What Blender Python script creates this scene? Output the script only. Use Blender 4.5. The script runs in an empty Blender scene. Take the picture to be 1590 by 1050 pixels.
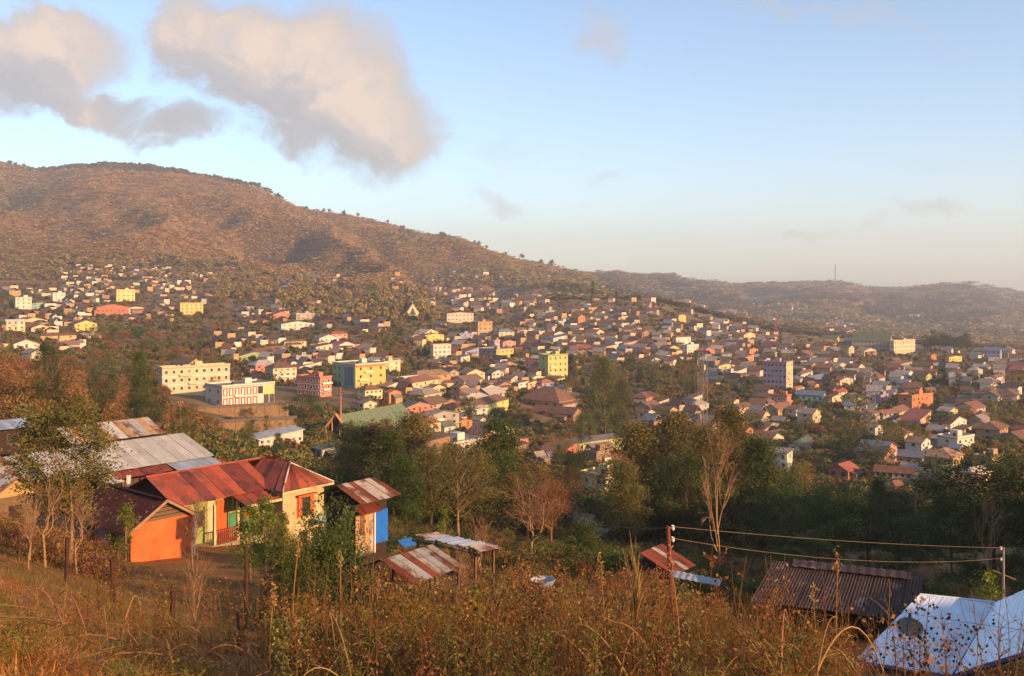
import bpy, math, random
import numpy as np
from mathutils import Vector, Matrix

# ------------------------------------------------------------------ camera, sky, sun, exposure
W, H, F, CX, HV = 1590.0, 1050.0, 1560.0, 795.0, 440.0     # picture size, focal length and eye level in photo pixels
scn = bpy.context.scene
col = scn.collection
cam_d = bpy.data.cameras.new('camera')
cam_d.sensor_width = 36.0
cam_d.lens = F / W * 36.0
cam_d.shift_y = -(H / 2 - HV) / W
cam_d.clip_start = 0.1
cam_d.clip_end = 30000
cam = bpy.data.objects.new('camera', cam_d)
cam.rotation_euler = (math.pi / 2, 0, 0)
col.objects.link(cam)
scn.camera = cam

SUN_AZ, SUN_EL = math.radians(126), math.radians(15)      # clockwise from the view axis (+Y)
SUN = Vector((math.sin(SUN_AZ) * math.cos(SUN_EL), math.cos(SUN_AZ) * math.cos(SUN_EL), math.sin(SUN_EL)))
sun_d = bpy.data.lights.new('sun', 'SUN')
sun_d.energy = 5.0
sun_d.angle = math.radians(0.6)
sun_d.color = (1.0, 0.59, 0.29)
sun = bpy.data.objects.new('sun', sun_d)
sun.rotation_euler = SUN.to_track_quat('Z', 'Y').to_euler()
sun.location = (300, -300, 300)
col.objects.link(sun)

scn.view_settings.view_transform = 'Standard'
scn.view_settings.look = 'None'
scn.view_settings.exposure = 0.95
scn.view_settings.gamma = 1
scn.view_settings.use_curve_mapping = False
scn.render.engine = 'CYCLES'
scn.cycles.use_denoising = True
scn.cycles.max_bounces = 5
scn.cycles.diffuse_bounces = 2
scn.cycles.glossy_bounces = 2
scn.cycles.transmission_bounces = 2
scn.cycles.transparent_max_bounces = 4
scn.cycles.volume_bounces = 0
scn.cycles.caustics_reflective = False
scn.cycles.caustics_refractive = False
scn.cycles.sample_clamp_indirect = 4.0

def build_world():
    w = bpy.data.worlds.new('World')
    scn.world = w
    w.use_nodes = True
    w.cycles.sampling_method = 'MANUAL'
    w.cycles.sample_map_resolution = 256
    nt = w.node_tree
    nt.nodes.clear()
    N, L = nt.nodes.new, nt.links.new
    out = N('ShaderNodeOutputWorld')
    bg = N('ShaderNodeBackground')
    bg.inputs['Strength'].default_value = 0.142
    L(bg.outputs[0], out.inputs[0])
    sky = N('ShaderNodeTexSky')
    sky.sky_type = 'NISHITA'
    sky.sun_disc = False
    sky.sun_elevation = SUN_EL
    sky.sun_rotation = SUN_AZ
    sky.altitude = 1500
    sky.air_density = 1.0
    sky.dust_density = 2.2
    sky.ozone_density = 1.6
    tc = N('ShaderNodeTexCoord')
    # clouds: the direction is warped so that outlines billow, then measured against a set of soft blobs
    def mm(op, a, b=None, c=None, clamp=False):
        n = N('ShaderNodeMath'); n.operation = op; n.use_clamp = clamp
        for i, s in enumerate((a, b, c)):
            if s is None: continue
            if isinstance(s, (int, float)): n.inputs[i].default_value = s
            else: L(s, n.inputs[i])
        return n.outputs[0]
    def warp(vec, scale, amt, detail, rough=.55):
        n = N('ShaderNodeTexNoise'); n.inputs['Scale'].default_value = scale; n.inputs['Detail'].default_value = detail; n.inputs['Roughness'].default_value = rough
        L(vec, n.inputs['Vector'])
        k = N('ShaderNodeVectorMath'); k.operation = 'MULTIPLY_ADD'; L(n.outputs['Color'], k.inputs[0])
        k.inputs[1].default_value = (amt,) * 3; L(vec, k.inputs[2])
        a = N('ShaderNodeVectorMath'); a.operation = 'SUBTRACT'; L(k.outputs[0], a.inputs[0]); a.inputs[1].default_value = (amt / 2,) * 3
        return a.outputs[0], n.outputs['Fac']
    wv, nf = warp(tc.outputs['Generated'], 8.0, 0.10, 2.0)
    wv, nf2 = warp(wv, 26.0, 0.050, 5.0, .68)
    sx = N('ShaderNodeSeparateXYZ'); L(tc.outputs['Generated'], sx.inputs[0])
    # blobs: centre and half size in photo pixels, tilt in degrees, weight
    blobs = [(90, 60, 105, 80, 0, 1), (10, 110, 150, 95, 0, 1), (130, 165, 120, 42, 8, .9), (255, 195, 90, 30, 8, .66),
             (330, 50, 105, 85, 0, .95), (440, 100, 185, 110, 18, 1.1), (540, 165, 150, 100, 22, 1.1), (592, 222, 110, 34, 0, .85),
             (470, 225, 110, 36, 8, .75), (-140, 90, 180, 90, 0, 1),
             (918, 52, 62, 40, 0, .42), (775, 303, 50, 20, 0, .36), (933, 300, 44, 14, 0, .26), (1250, 354, 58, 13, -4, .34), (770, 222, 66, 26, -10, .2),
             (1455, 300, 66, 12, -8, .32), (1290, 30, 230, 14, 13, .30), (1370, 340, 46, 16, -20, .26)]
    blobs = [(u_, v_, a_ * 1.2, b_ * 1.24, t_, w_) for (u_, v_, a_, b_, t_, w_) in blobs]
    def dotk(vec, n, k):
        d = N('ShaderNodeVectorMath'); d.operation = 'DOT_PRODUCT'; L(vec, d.inputs[0]); d.inputs[1].default_value = n
        return mm('SUBTRACT', d.outputs['Value'], k)
    def use(vec):
        best = None
        for (bu, bv, a, b, tilt, wt) in blobs:
            c = Vector(((bu - CX) / F, 1, (HV - bv) / F)); ln = c.length; c /= ln
            ax = Vector((1, 0, 0)); ax = (ax - c * ax.dot(c)).normalized(); az = ax.cross(c).normalized()
            t = math.radians(-tilt)
            e1, e2 = ax * math.cos(t) + az * math.sin(t), -ax * math.sin(t) + az * math.cos(t)
            e1, e2 = e1 / (a / F / ln), e2 / (b / F / ln)
            x, z = dotk(vec, e1, e1.dot(c)), dotk(vec, e2, e2.dot(c))
            r2 = mm('MULTIPLY_ADD', x, x, mm('MULTIPLY', z, z))
            d = mm('MULTIPLY', mm('SUBTRACT', 1.0, r2, clamp=True), wt)
            best = d if best is None else mm('SMOOTH_MAX', best, d, 0.15)
        best = mm('MULTIPLY', best, mm('GREATER_THAN', sx.outputs['Y'], 0))
        return best
    # the rest of the sky carries the same broken cloud
    away = mm('SUBTRACT', 0.74, sx.outputs['Y'], clamp=True)
    rest = mm('MULTIPLY', mm('MULTIPLY', mm('SUBTRACT', nf, 0.56, clamp=True), 3.0), mm('MULTIPLY', away, 4.0, clamp=True))
    d0 = mm('MAXIMUM', use(wv), rest)
    d0 = mm('MULTIPLY_ADD', mm('SUBTRACT', nf2, .5), mm('MULTIPLY', d0, 1.7), d0)
    off = N('ShaderNodeVectorMath'); off.operation = 'ADD'; L(wv, off.inputs[0]); off.inputs[1].default_value = (0.03, 0, 0.06)
    d1 = use(off.outputs[0])
    mr = N('ShaderNodeMapRange'); mr.interpolation_type = 'SMOOTHSTEP'
    mr.inputs['From Min'].default_value = 0.0; mr.inputs['From Max'].default_value = 0.74
    mr.inputs['To Max'].default_value = 0.93
    L(d0, mr.inputs['Value'])
    lit = N('ShaderNodeMapRange'); lit.inputs['From Min'].default_value = -0.15; lit.inputs['From Max'].default_value = 0.92
    thin = mm('MULTIPLY', mm('SUBTRACT', 0.55, d0, clamp=True), 0.75)
    L(mm('ADD', mm('SUBTRACT', d0, d1), thin), lit.inputs['Value'])
    cc = N('ShaderNodeValToRGB')
    cc.color_ramp.elements[0].color = (1.96, 1.86, 1.84, 1)
    cc.color_ramp.elements[1].color = (3.55, 2.74, 2.12, 1)
    e = cc.color_ramp.elements.new(.5); e.color = (2.4, 2.1, 1.96, 1)
    L(lit.outputs[0], cc.inputs[0])
    mix = N('ShaderNodeMix'); mix.data_type = 'RGBA'
    L(mr.outputs[0], mix.inputs['Factor']); L(sky.outputs[0], mix.inputs['A']); L(cc.outputs[0], mix.inputs['B'])
    L(mix.outputs['Result'], bg.inputs['Color'])
build_world()

# ------------------------------------------------------------------ numeric helpers
def P(u, v, Y):
    return Vector(((u - CX) / F * Y, Y, -(v - HV) / F * Y))
def pix(p):
    return (CX + p[0] / p[1] * F, HV - p[2] / p[1] * F)

def hash2(ix, iy, seed):
    h = (ix.astype(np.int64) * 374761393 + iy.astype(np.int64) * 668265263 + seed * 974634533) & 0x7fffffff
    h = ((h ^ (h >> 13)) * 1274126177) & 0x7fffffff
    h = (h ^ (h >> 16)) & 0x7fffffff
    return h / float(0x7fffffff) * 2 - 1
def vnoise(x, y, seed=0):
    x = np.asarray(x, float); y = np.asarray(y, float)
    ix, iy = np.floor(x), np.floor(y)
    fx, fy = x - ix, y - iy
    fx = fx * fx * fx * (fx * (fx * 6 - 15) + 10); fy = fy * fy * fy * (fy * (fy * 6 - 15) + 10)
    a, b = hash2(ix, iy, seed), hash2(ix + 1, iy, seed)
    c, d = hash2(ix, iy + 1, seed), hash2(ix + 1, iy + 1, seed)
    return (a * (1 - fx) + b * fx) * (1 - fy) + (c * (1 - fx) + d * fx) * fy
def fbm(x, y, seed=0, octv=4):
    t, a, s = 0.0, 1.0, 0.0
    for i in range(octv):
        t = t + a * vnoise(x * 2 ** i, y * 2 ** i, seed + i * 17); s += a; a *= .5
    return t / s
def sstep(a, b, x):
    t = np.clip((x - a) / (b - a), 0, 1); return t * t * (3 - 2 * t)

# ------------------------------------------------------------------ terrain: photo row of the bare ground by column and depth (metres)
TAB = {
 -400: [(3, 1000), (6, 940), (10, 880), (20, 835), (40, 830), (65, 790), (90, 750), (120, 715), (160, 665), (210, 605), (270, 572), (350, 555), (450, 535), (600, 505), (800, 475), (1000, 450), (1250, 425), (1600, 390), (2000, 345), (2500, 295), (3000, 258), (3600, 275), (5200, 400)],
 0: [(3, 1130), (6, 1035), (10, 965), (20, 908), (38, 882), (65, 815), (90, 765), (120, 725), (160, 670), (210, 612), (270, 575), (350, 560), (450, 540), (600, 510), (800, 480), (1000, 455), (1250, 430), (1600, 395), (2000, 350), (2500, 300), (3000, 262), (3600, 275), (5200, 400)],
 200: [(3, 1170), (6, 1100), (10, 1048), (20, 990), (30, 950), (42, 918), (66, 872), (90, 765), (120, 738), (160, 708), (210, 672), (300, 640), (400, 612), (500, 575), (650, 530), (850, 490), (1100, 450), (1300, 425), (1700, 380), (2200, 320), (2700, 270), (3000, 257), (3600, 275), (5200, 400)],
 400: [(3, 1190), (6, 1120), (10, 1085), (18, 1055), (25, 1025), (42, 945), (66, 870), (90, 800), (120, 772), (160, 745), (220, 712), (300, 676), (370, 652), (400, 634), (500, 590), (650, 545), (850, 500), (1100, 460), (1350, 432), (1700, 395), (2200, 335), (2600, 290), (2800, 278), (3400, 300), (5200, 410)],
 600: [(3, 1200), (6, 1120), (10, 1085), (18, 1055), (27, 1020), (46, 932), (62, 885), (90, 845), (130, 800), (200, 748), (300, 690), (400, 640), (500, 592), (650, 550), (850, 505), (1100, 468), (1350, 445), (1800, 412), (2300, 365), (2600, 342), (3300, 362), (5200, 420)],
 800: [(3, 1200), (6, 1120), (10, 1085), (18, 1055), (27, 1020), (46, 935), (62, 895), (90, 865), (130, 830), (180, 797), (250, 757), (390, 688), (500, 630), (620, 583), (800, 535), (1000, 500), (1300, 463), (1700, 435), (2200, 412), (2700, 402), (3400, 420), (5200, 430)],
 1000: [(3, 1200), (6, 1120), (10, 1085), (18, 1060), (27, 1025), (46, 945), (62, 898), (90, 872), (130, 845), (180, 812), (250, 772), (390, 702), (500, 645), (620, 592), (800, 540), (1000, 503), (1180, 468), (1300, 462), (1500, 468), (1900, 470), (2500, 462), (3500, 440), (4500, 422), (6500, 436)],
 1200: [(3, 1200), (6, 1125), (10, 1090), (18, 1075), (27, 1062), (40, 1010), (55, 985), (75, 930), (95, 890), (130, 858), (200, 815), (280, 762), (400, 692), (520, 636), (650, 592), (850, 552), (1050, 526), (1300, 512), (1700, 506), (2300, 500), (3000, 485), (4000, 452), (4700, 440), (6500, 450)],
 1400: [(3, 1200), (6, 1130), (10, 1100), (18, 1110), (28, 1132), (40, 1040), (55, 985), (75, 930), (95, 890), (130, 850), (200, 800), (280, 752), (400, 687), (520, 636), (650, 592), (850, 560), (1100, 541), (1300, 533), (1700, 530), (2300, 518), (3000, 497), (4000, 465), (5000, 446), (7000, 456)],
 1600: [(3, 1200), (6, 1130), (10, 1100), (18, 1110), (28, 1132), (40, 1040), (55, 975), (75, 925), (95, 885), (130, 845), (200, 790), (280, 742), (400, 682), (520, 632), (650, 592), (850, 562), (1100, 546), (1400, 540), (1800, 538), (2500, 527), (3200, 505), (4200, 475), (5200, 452), (7000, 462)],
 2000: [(3, 1200), (6, 1120), (10, 1090), (18, 1070), (28, 1050), (40, 980), (55, 930), (75, 890), (95, 860), (130, 825), (200, 780), (280, 735), (400, 678), (520, 630), (650, 592), (850, 562), (1100, 548), (1400, 542), (1800, 540), (2500, 530), (3200, 510), (4200, 485), (5200, 470), (7000, 475)],
}
RIDGE = [(-400, 246), (-100, 240), (0, 252), (60, 268), (110, 263), (160, 257), (250, 262), (340, 275), (400, 289), (450, 313), (475, 322), (540, 330), (600, 345), (660, 362), (710, 368), (760, 390), (800, 402), (860, 413), (885, 422), (930, 424), (960, 420), (985, 427), (1040, 426), (1090, 436), (1150, 441), (1230, 440), (1290, 436), (1320, 440), (1340, 447), (1400, 447), (1450, 443), (1500, 438), (1545, 447), (1600, 456), (1800, 470), (2000, 466)]
UC = np.arange(-400, 2001, 20.0)
LY = np.linspace(math.log(3), math.log(9000), 240)
def _make_tab():
    ks = sorted(TAB)
    rows = []
    for k in ks:
        a = np.array(TAB[k], float)
        rows.append(np.interp(LY, np.log(a[:, 0]), a[:, 1]))
    rows = np.array(rows)
    t = np.empty((len(UC), len(LY)))
    for j in range(len(LY)):
        t[:, j] = np.interp(UC, ks, rows[:, j])
    # smooth along both axes
    for _ in range(2):
        t[1:-1] = t[:-2] * .25 + t[1:-1] * .5 + t[2:] * .25
    for _ in range(2):
        t[:, 1:-1] = t[:, :-2] * .25 + t[:, 1:-1] * .5 + t[:, 2:] * .25
    Y = np.exp(LY)
    rv = np.interp(UC, [r[0] for r in RIDGE], [r[1] for r in RIDGE])
    far = Y > 1250
    for i in range(len(UC)):
        j = np.where(far)[0][np.argmin(t[i, far])]
        w = sstep(math.log(1250), LY[j], LY)
        t[i] += w * (rv[i] - t[i, j])
    return t
TT = _make_tab()
RIDGE_Y = np.array([np.exp(LY[240 - 60:][np.argmin(TT[i, 240 - 60:])]) for i in range(len(UC))])
def table(u, Y):
    fi = np.clip((np.asarray(u, float) - UC[0]) / 20.0, 0, len(UC) - 1.001)
    fj = np.clip((np.log(np.maximum(Y, 3.0)) - LY[0]) / (LY[1] - LY[0]), 0, len(LY) - 1.001)
    i, j = fi.astype(int), fj.astype(int)
    a, b = fi - i, fj - j
    return (TT[i, j] * (1 - a) + TT[i + 1, j] * a) * (1 - b) + (TT[i, j + 1] * (1 - a) + TT[i + 1, j + 1] * a) * b
def seg_dist(x, y, ax, ay, bx, by):
    dx, dy = bx - ax, by - ay
    t = np.clip(((x - ax) * dx + (y - ay) * dy) / (dx * dx + dy * dy), 0, 1)
    return np.hypot(x - ax - t * dx, y - ay - t * dy), t
def zt(x, y):
    """height of the ground above eye level"""
    x = np.asarray(x, float); y = np.asarray(y, float)
    r = np.hypot(x, y)
    th = np.arctan2(x, y)
    lim = math.radians(37.6)
    tc = np.clip(th, -lim, lim)
    u = CX + np.tan(tc) * F
    Y = np.maximum(r * np.cos(tc), 0.01)
    v = table(u, Y)
    z = -(v - HV) / F * np.maximum(Y, 3.0)
    z = np.where(Y < 3, z + (3 - Y) * 0.12, z)
    # behind the camera: the open slope the viewer stands on, climbing gently
    zb = -1.75 + 0.10 * np.minimum(r, 400) + 4 * fbm(x / 90, y / 90, 5, 3) * sstep(20, 120, r)
    wb = sstep(math.radians(62), math.radians(112), np.abs(th)) * 1.0
    z = z * (1 - wb) + zb * wb
    # spur on the right, out of the picture, that shades the lower ground there
    for (ax, ay, bx, by, c0, c1, sl) in ((41, 2, 55, -14, 1.2, 2.6, .42), (62, 24, 128, 100, -2.6, -2.2, .5)):
        d, t = seg_dist(x, y, ax, ay, bx, by)
        z = np.where(r < 400, np.maximum(z, c0 + (c1 - c0) * t - np.maximum(d - 4, 0) * sl), z)
    # relief
    ur = np.interp(u, UC, RIDGE_Y)
    wm = sstep(1150, 1800, Y) * (1 - .75 * sstep(700, 860, u) * (1 - sstep(2600, 3400, Y))) * (1 - 0.8 * sstep(0.75, 0.97, Y / ur))
    rel = (1 - np.abs(fbm((x + y * .25) / 330, (y - x * .3) / 520, 11, 4)) * 2.2) * 62 + fbm(x / 90, y / 110, 31, 3) * 9
    z = z + wm * (rel - 37)
    wt = sstep(260, 420, Y) * (1 - sstep(1000, 1500, Y))
    z = z + wt * fbm(x / 70, y / 70, 21, 3) * 2.6
    wn = sstep(5, 12, r) * (1 - sstep(40, 80, r))
    z = z + wn * fbm(x / 3.1, y / 3.1, 41, 3) * 0.22
    return z
GY = np.exp(np.linspace(math.log(4), math.log(7500), 600))
GU = np.arange(-200, 1801, 8.0)
_X = (GU[:, None] - CX) / F * GY[None]
GV = HV - zt(_X, np.broadcast_to(GY[None], _X.shape)) / GY[None] * F      # photo row of the ground by column and depth
def ground(us, vs, ymin=0.0):
    """points of the ground seen at photo positions (first one beyond ymin)"""
    us = np.atleast_1d(np.asarray(us, float)); vs = np.atleast_1d(np.asarray(vs, float))
    j0 = int(np.searchsorted(GY, ymin))
    gy = GY[j0:]
    fi = np.clip((us - GU[0]) / 8.0, 0, len(GU) - 1.001); i = fi.astype(int); fr = (fi - i)[:, None]
    rows = GV[i, j0:] * (1 - fr) + GV[i + 1, j0:] * fr
    hit = rows <= vs[:, None]
    idx = np.argmax(hit, 1); ok = hit.any(1)
    i0 = np.maximum(idx - 1, 0); r = np.arange(len(us))
    va, vb = rows[r, i0], rows[r, idx]
    t = np.clip((va - vs) / np.where(np.abs(va - vb) < 1e-6, 1, va - vb), 0, 1)
    yy = gy[i0] * (1 - t) + gy[idx] * t
    xx = (us - CX) / F * yy
    o = np.stack([xx, yy, zt(xx, yy)], 1)
    o[~ok] = np.nan
    return o
def at(u, Y):
    x = (u - CX) / F * Y
    return Vector((x, Y, float(zt(x, Y))))

# ------------------------------------------------------------------ materials
MATS = {}
def rgb(h):
    """sRGB 0-255 triple to linear"""
    return tuple(((c / 255) / 12.92 if c / 255 <= .04045 else ((c / 255 + .055) / 1.055) ** 2.4) for c in h)
def mat(name, c, rough=.85, var=.25, scale=3.0, c2=None, c2amt=.5, metal=0.0, spec=.3, bump=0.0, objvar=0.0, streak=False, coord='Object'):
    """a painted, plastered or metal surface with blotches; c2 is wear (rust, dirt) with a shape of its own"""
    if name in MATS: return MATS[name]
    m = bpy.data.materials.new(name); m.use_nodes = True
    nt = m.node_tree; N, L = nt.nodes.new, nt.links.new
    b = nt.nodes['Principled BSDF']
    b.inputs['Roughness'].default_value = rough
    b.inputs['Metallic'].default_value = metal
    b.inputs['Specular IOR Level'].default_value = spec
    tc = N('ShaderNodeTexCoord')
    mp = N('ShaderNodeMapping'); L(tc.outputs[coord], mp.inputs[0])
    oi = N('ShaderNodeObjectInfo')
    ad = N('ShaderNodeVectorMath'); ad.operation = 'SCALE'; ad.inputs[0].default_value = (37, 91, 13); L(oi.outputs['Random'], ad.inputs['Scale'])
    L(ad.outputs[0], mp.inputs['Location'])
    n = N('ShaderNodeTexNoise'); n.inputs['Scale'].default_value = scale; n.inputs['Detail'].default_value = 5; n.inputs['Roughness'].default_value = .62
    L(mp.outputs[0], n.inputs['Vector'])
    r = N('ShaderNodeValToRGB')
    r.color_ramp.elements[0].position = .28; r.color_ramp.elements[1].position = .74
    r.color_ramp.elements[0].color = tuple(x * (1 - var) for x in c) + (1,)
    r.color_ramp.elements[1].color = tuple(min(1, x * (1 + var * .6)) for x in c) + (1,)
    L(n.outputs['Fac'], r.inputs[0])
    cur = r.outputs[0]
    if c2 is not None:
        mp2 = N('ShaderNodeMapping'); L(tc.outputs[coord], mp2.inputs[0]); L(ad.outputs[0], mp2.inputs['Location'])
        if streak: mp2.inputs['Scale'].default_value = (1, 1, .16)
        n2 = N('ShaderNodeTexNoise'); n2.inputs['Scale'].default_value = scale * .6; n2.inputs['Detail'].default_value = 6; n2.inputs['Roughness'].default_value = .7
        L(mp2.outputs[0], n2.inputs['Vector'])
        mr = N('ShaderNodeMapRange'); mr.inputs['From Min'].default_value = .68 - .36 * c2amt; mr.inputs['From Max'].default_value = .80 - .36 * c2amt
        L(n2.outputs['Fac'], mr.inputs['Value'])
        mx = N('ShaderNodeMix'); mx.data_type = 'RGBA'; mx.inputs['B'].default_value = tuple(c2) + (1,)
        L(mr.outputs[0], mx.inputs['Factor']); L(cur, mx.inputs['A']); cur = mx.outputs['Result']
    if objvar:
        hs = N('ShaderNodeHueSaturation'); L(cur, hs.inputs['Color'])
        mv = N('ShaderNodeMapRange'); mv.inputs['To Min'].default_value = 1 - objvar; mv.inputs['To Max'].default_value = 1 + objvar
        L(oi.outputs['Random'], mv.inputs['Value']); L(mv.outputs[0], hs.inputs['Value']); cur = hs.outputs[0]
    L(cur, b.inputs['Base Color'])
    if bump:
        bp = N('ShaderNodeBump'); bp.inputs['Strength'].default_value = bump; bp.inputs['Distance'].default_value = .05
        n3 = N('ShaderNodeTexNoise'); n3.inputs['Scale'].default_value = scale * 5; n3.inputs['Detail'].default_value = 4
        L(mp.outputs[0], n3.inputs['Vector']); L(n3.outputs['Fac'], bp.inputs['Height']); L(bp.outputs[0], b.inputs['Normal'])
    MATS[name] = m
    return m
def leaf_mat(name, dark, mid, light, trans=.3, objvar=.18):
    """foliage: each leaf takes its own shade from the mesh attribute tint"""
    if name in MATS: return MATS[name]
    m = bpy.data.materials.new(name); m.use_nodes = True
    nt = m.node_tree; N, L = nt.nodes.new, nt.links.new
    nt.nodes.remove(nt.nodes['Principled BSDF'])
    out = nt.nodes['Material Output']
    at_ = N('ShaderNodeAttribute'); at_.attribute_name = 'tint'
    r = N('ShaderNodeValToRGB')
    r.color_ramp.elements[0].color = tuple(dark) + (1,); r.color_ramp.elements[1].color = tuple(light) + (1,)
    e = r.color_ramp.elements.new(.5); e.color = tuple(mid) + (1,)
    L(at_.outputs['Fac'], r.inputs[0])
    oi = N('ShaderNodeObjectInfo')
    hs = N('ShaderNodeHueSaturation'); L(r.outputs[0], hs.inputs['Color'])
    mv = N('ShaderNodeMapRange'); mv.inputs['To Min'].default_value = 1 - objvar; mv.inputs['To Max'].default_value = 1 + objvar
    L(oi.outputs['Random'], mv.inputs['Value']); L(mv.outputs[0], hs.inputs['Value'])
    mh = N('ShaderNodeMapRange'); mh.inputs['To Min'].default_value = .5 - objvar * .12; mh.inputs['To Max'].default_value = .5 + objvar * .12
    wn = N('ShaderNodeTexWhiteNoise'); wn.noise_dimensions = '1D'; L(oi.outputs['Random'], wn.inputs['W']); L(wn.outputs['Value'], mh.inputs['Value']); L(mh.outputs[0], hs.inputs['Hue'])
    d = N('ShaderNodeBsdfDiffuse'); t = N('ShaderNodeBsdfTranslucent')
    L(hs.outputs[0], d.inputs['Color']); L(hs.outputs[0], t.inputs['Color'])
    ms = N('ShaderNodeMixShader'); ms.inputs[0].default_value = trans
    L(d.outputs[0], ms.inputs[1]); L(t.outputs[0], ms.inputs[2]); L(ms.outputs[0], out.inputs['Surface'])
    MATS[name] = m
    return m

# ------------------------------------------------------------------ object helpers
def tag(o, label=None, cat=None, group=None, kind=None):
    if label: o['label'] = label
    if cat: o['category'] = cat
    if group: o['group'] = group
    if kind: o['kind'] = kind
    return o
def empty(name, loc=(0, 0, 0), rz=0.0):
    o = bpy.data.objects.new(name, None)
    o.empty_display_size = .3
    o.location = loc; o.rotation_euler = (0, 0, rz)
    col.objects.link(o)
    return o
def link(name, me, parent=None, m=None, loc=None, rot=None, scale=None):
    o = bpy.data.objects.new(name, me)
    if m is not None and len(me.materials) == 0: me.materials.append(m)
    if loc is not None: o.location = loc
    if rot is not None: o.rotation_euler = rot
    if scale is not None: o.scale = scale
    if parent is not None: o.parent = parent
    col.objects.link(o)
    return o
class MB:
    """collects boxes, prisms, quads and tubes for ONE mesh"""
    def __init__(s): s.v, s.f = [], []
    def add(s, vs, fs):
        k = len(s.v); s.v += [tuple(p) for p in vs]; s.f += [tuple(i + k for i in f) for f in fs]; return s
    def box(s, x0, x1, y0, y1, z0, z1):
        return s.add([(x0, y0, z0), (x1, y0, z0), (x1, y1, z0), (x0, y1, z0), (x0, y0, z1), (x1, y0, z1), (x1, y1, z1), (x0, y1, z1)],
                     [(3, 2, 1, 0), (4, 5, 6, 7), (0, 1, 5, 4), (1, 2, 6, 5), (2, 3, 7, 6), (3, 0, 4, 7)])
    def slab(s, q, t):
        """a quad (4 points, seen from above anticlockwise) thickened downwards"""
        q = [Vector(p) for p in q]
        n = (q[1] - q[0]).cross(q[3] - q[0]).normalized() * t
        return s.add(q + [p - n for p in q], [(0, 1, 2, 3), (7, 6, 5, 4), (1, 0, 4, 5), (2, 1, 5, 6), (3, 2, 6, 7), (0, 3, 7, 4)])
    def poly(s, pts, n, t):
        """a flat outline thickened by t along n"""
        pts = [Vector(p) for p in pts]; n = Vector(n) * t; k = len(pts)
        return s.add(pts + [p + n for p in pts], [tuple(range(k))[::-1], tuple(range(k, 2 * k))] + [(i, (i + 1) % k, (i + 1) % k + k, i + k) for i in range(k)])
    def tube(s, path, radii, n=6):
        V, Q = tube_np(path, radii, n)
        return s.add(V.tolist(), Q.tolist())
    def bar(s, a, b, w, n=4):
        return s.tube([a, b], [w, w], n)
    def mesh(s, name):
        me = bpy.data.meshes.new(name); me.from_pydata(s.v, [], s.f); me.update(); return me
    def build(s, name, m, parent=None, smooth=False, **k):
        me = s.mesh(name)
        if smooth: me.shade_smooth()
        return link(name, me, parent, m, **k)
def tube_np(path, radii, n=6):
    p = np.array([tuple(a) for a in path], float)
    d = np.gradient(p, axis=0); d /= np.linalg.norm(d, axis=1)[:, None] + 1e-9
    ref = np.where(np.abs(d[:, 2:3]) > .9, np.array([[1., 0, 0]]), np.array([[0, 0, 1.]]))
    a = np.cross(d, ref); a /= np.linalg.norm(a, axis=1)[:, None] + 1e-9
    b = np.cross(d, a)
    th = np.arange(n) * 2 * math.pi / n
    r = np.array(radii, float)[:, None, None]
    V = p[:, None] + r * (np.cos(th)[None, :, None] * a[:, None] + np.sin(th)[None, :, None] * b[:, None])
    k = len(p)
    i, j = np.meshgrid(np.arange(k - 1), np.arange(n), indexing='ij')
    j2 = (j + 1) % n
    Q = np.stack([i * n + j, i * n + j2, (i + 1) * n + j2, (i + 1) * n + j], -1).reshape(-1, 4)
    return V.reshape(-1, 3), Q
def mesh_np(name, V, Q, tint=None, m=None, smooth=False):
    me = bpy.data.meshes.new(name)
    V = np.ascontiguousarray(V, np.float32); Q = np.ascontiguousarray(Q, np.int32)
    me.vertices.add(len(V)); me.vertices.foreach_set('co', V.ravel())
    me.loops.add(Q.size); me.loops.foreach_set('vertex_index', Q.ravel())
    me.polygons.add(len(Q)); me.polygons.foreach_set('loop_start', np.arange(0, Q.size, Q.shape[1], dtype=np.int32))
    if tint is not None:
        a = me.attributes.new('tint', 'FLOAT', 'POINT'); a.data.foreach_set('value', np.ascontiguousarray(tint, np.float32))
    me.update(calc_edges=True)
    if smooth: me.shade_smooth()
    if m: me.materials.append(m)
    return me
def join_np(parts):
    """[(V,Q,tint)] into one"""
    Vs, Qs, Ts, k = [], [], [], 0
    for p in parts:
        Vs.append(p[0]); Qs.append(p[1] + k); k += len(p[0])
        Ts.append(p[2] if len(p) > 2 and p[2] is not None else np.full(len(p[0]), .5))
    return np.concatenate(Vs), np.concatenate(Qs), np.concatenate(Ts)
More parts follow.
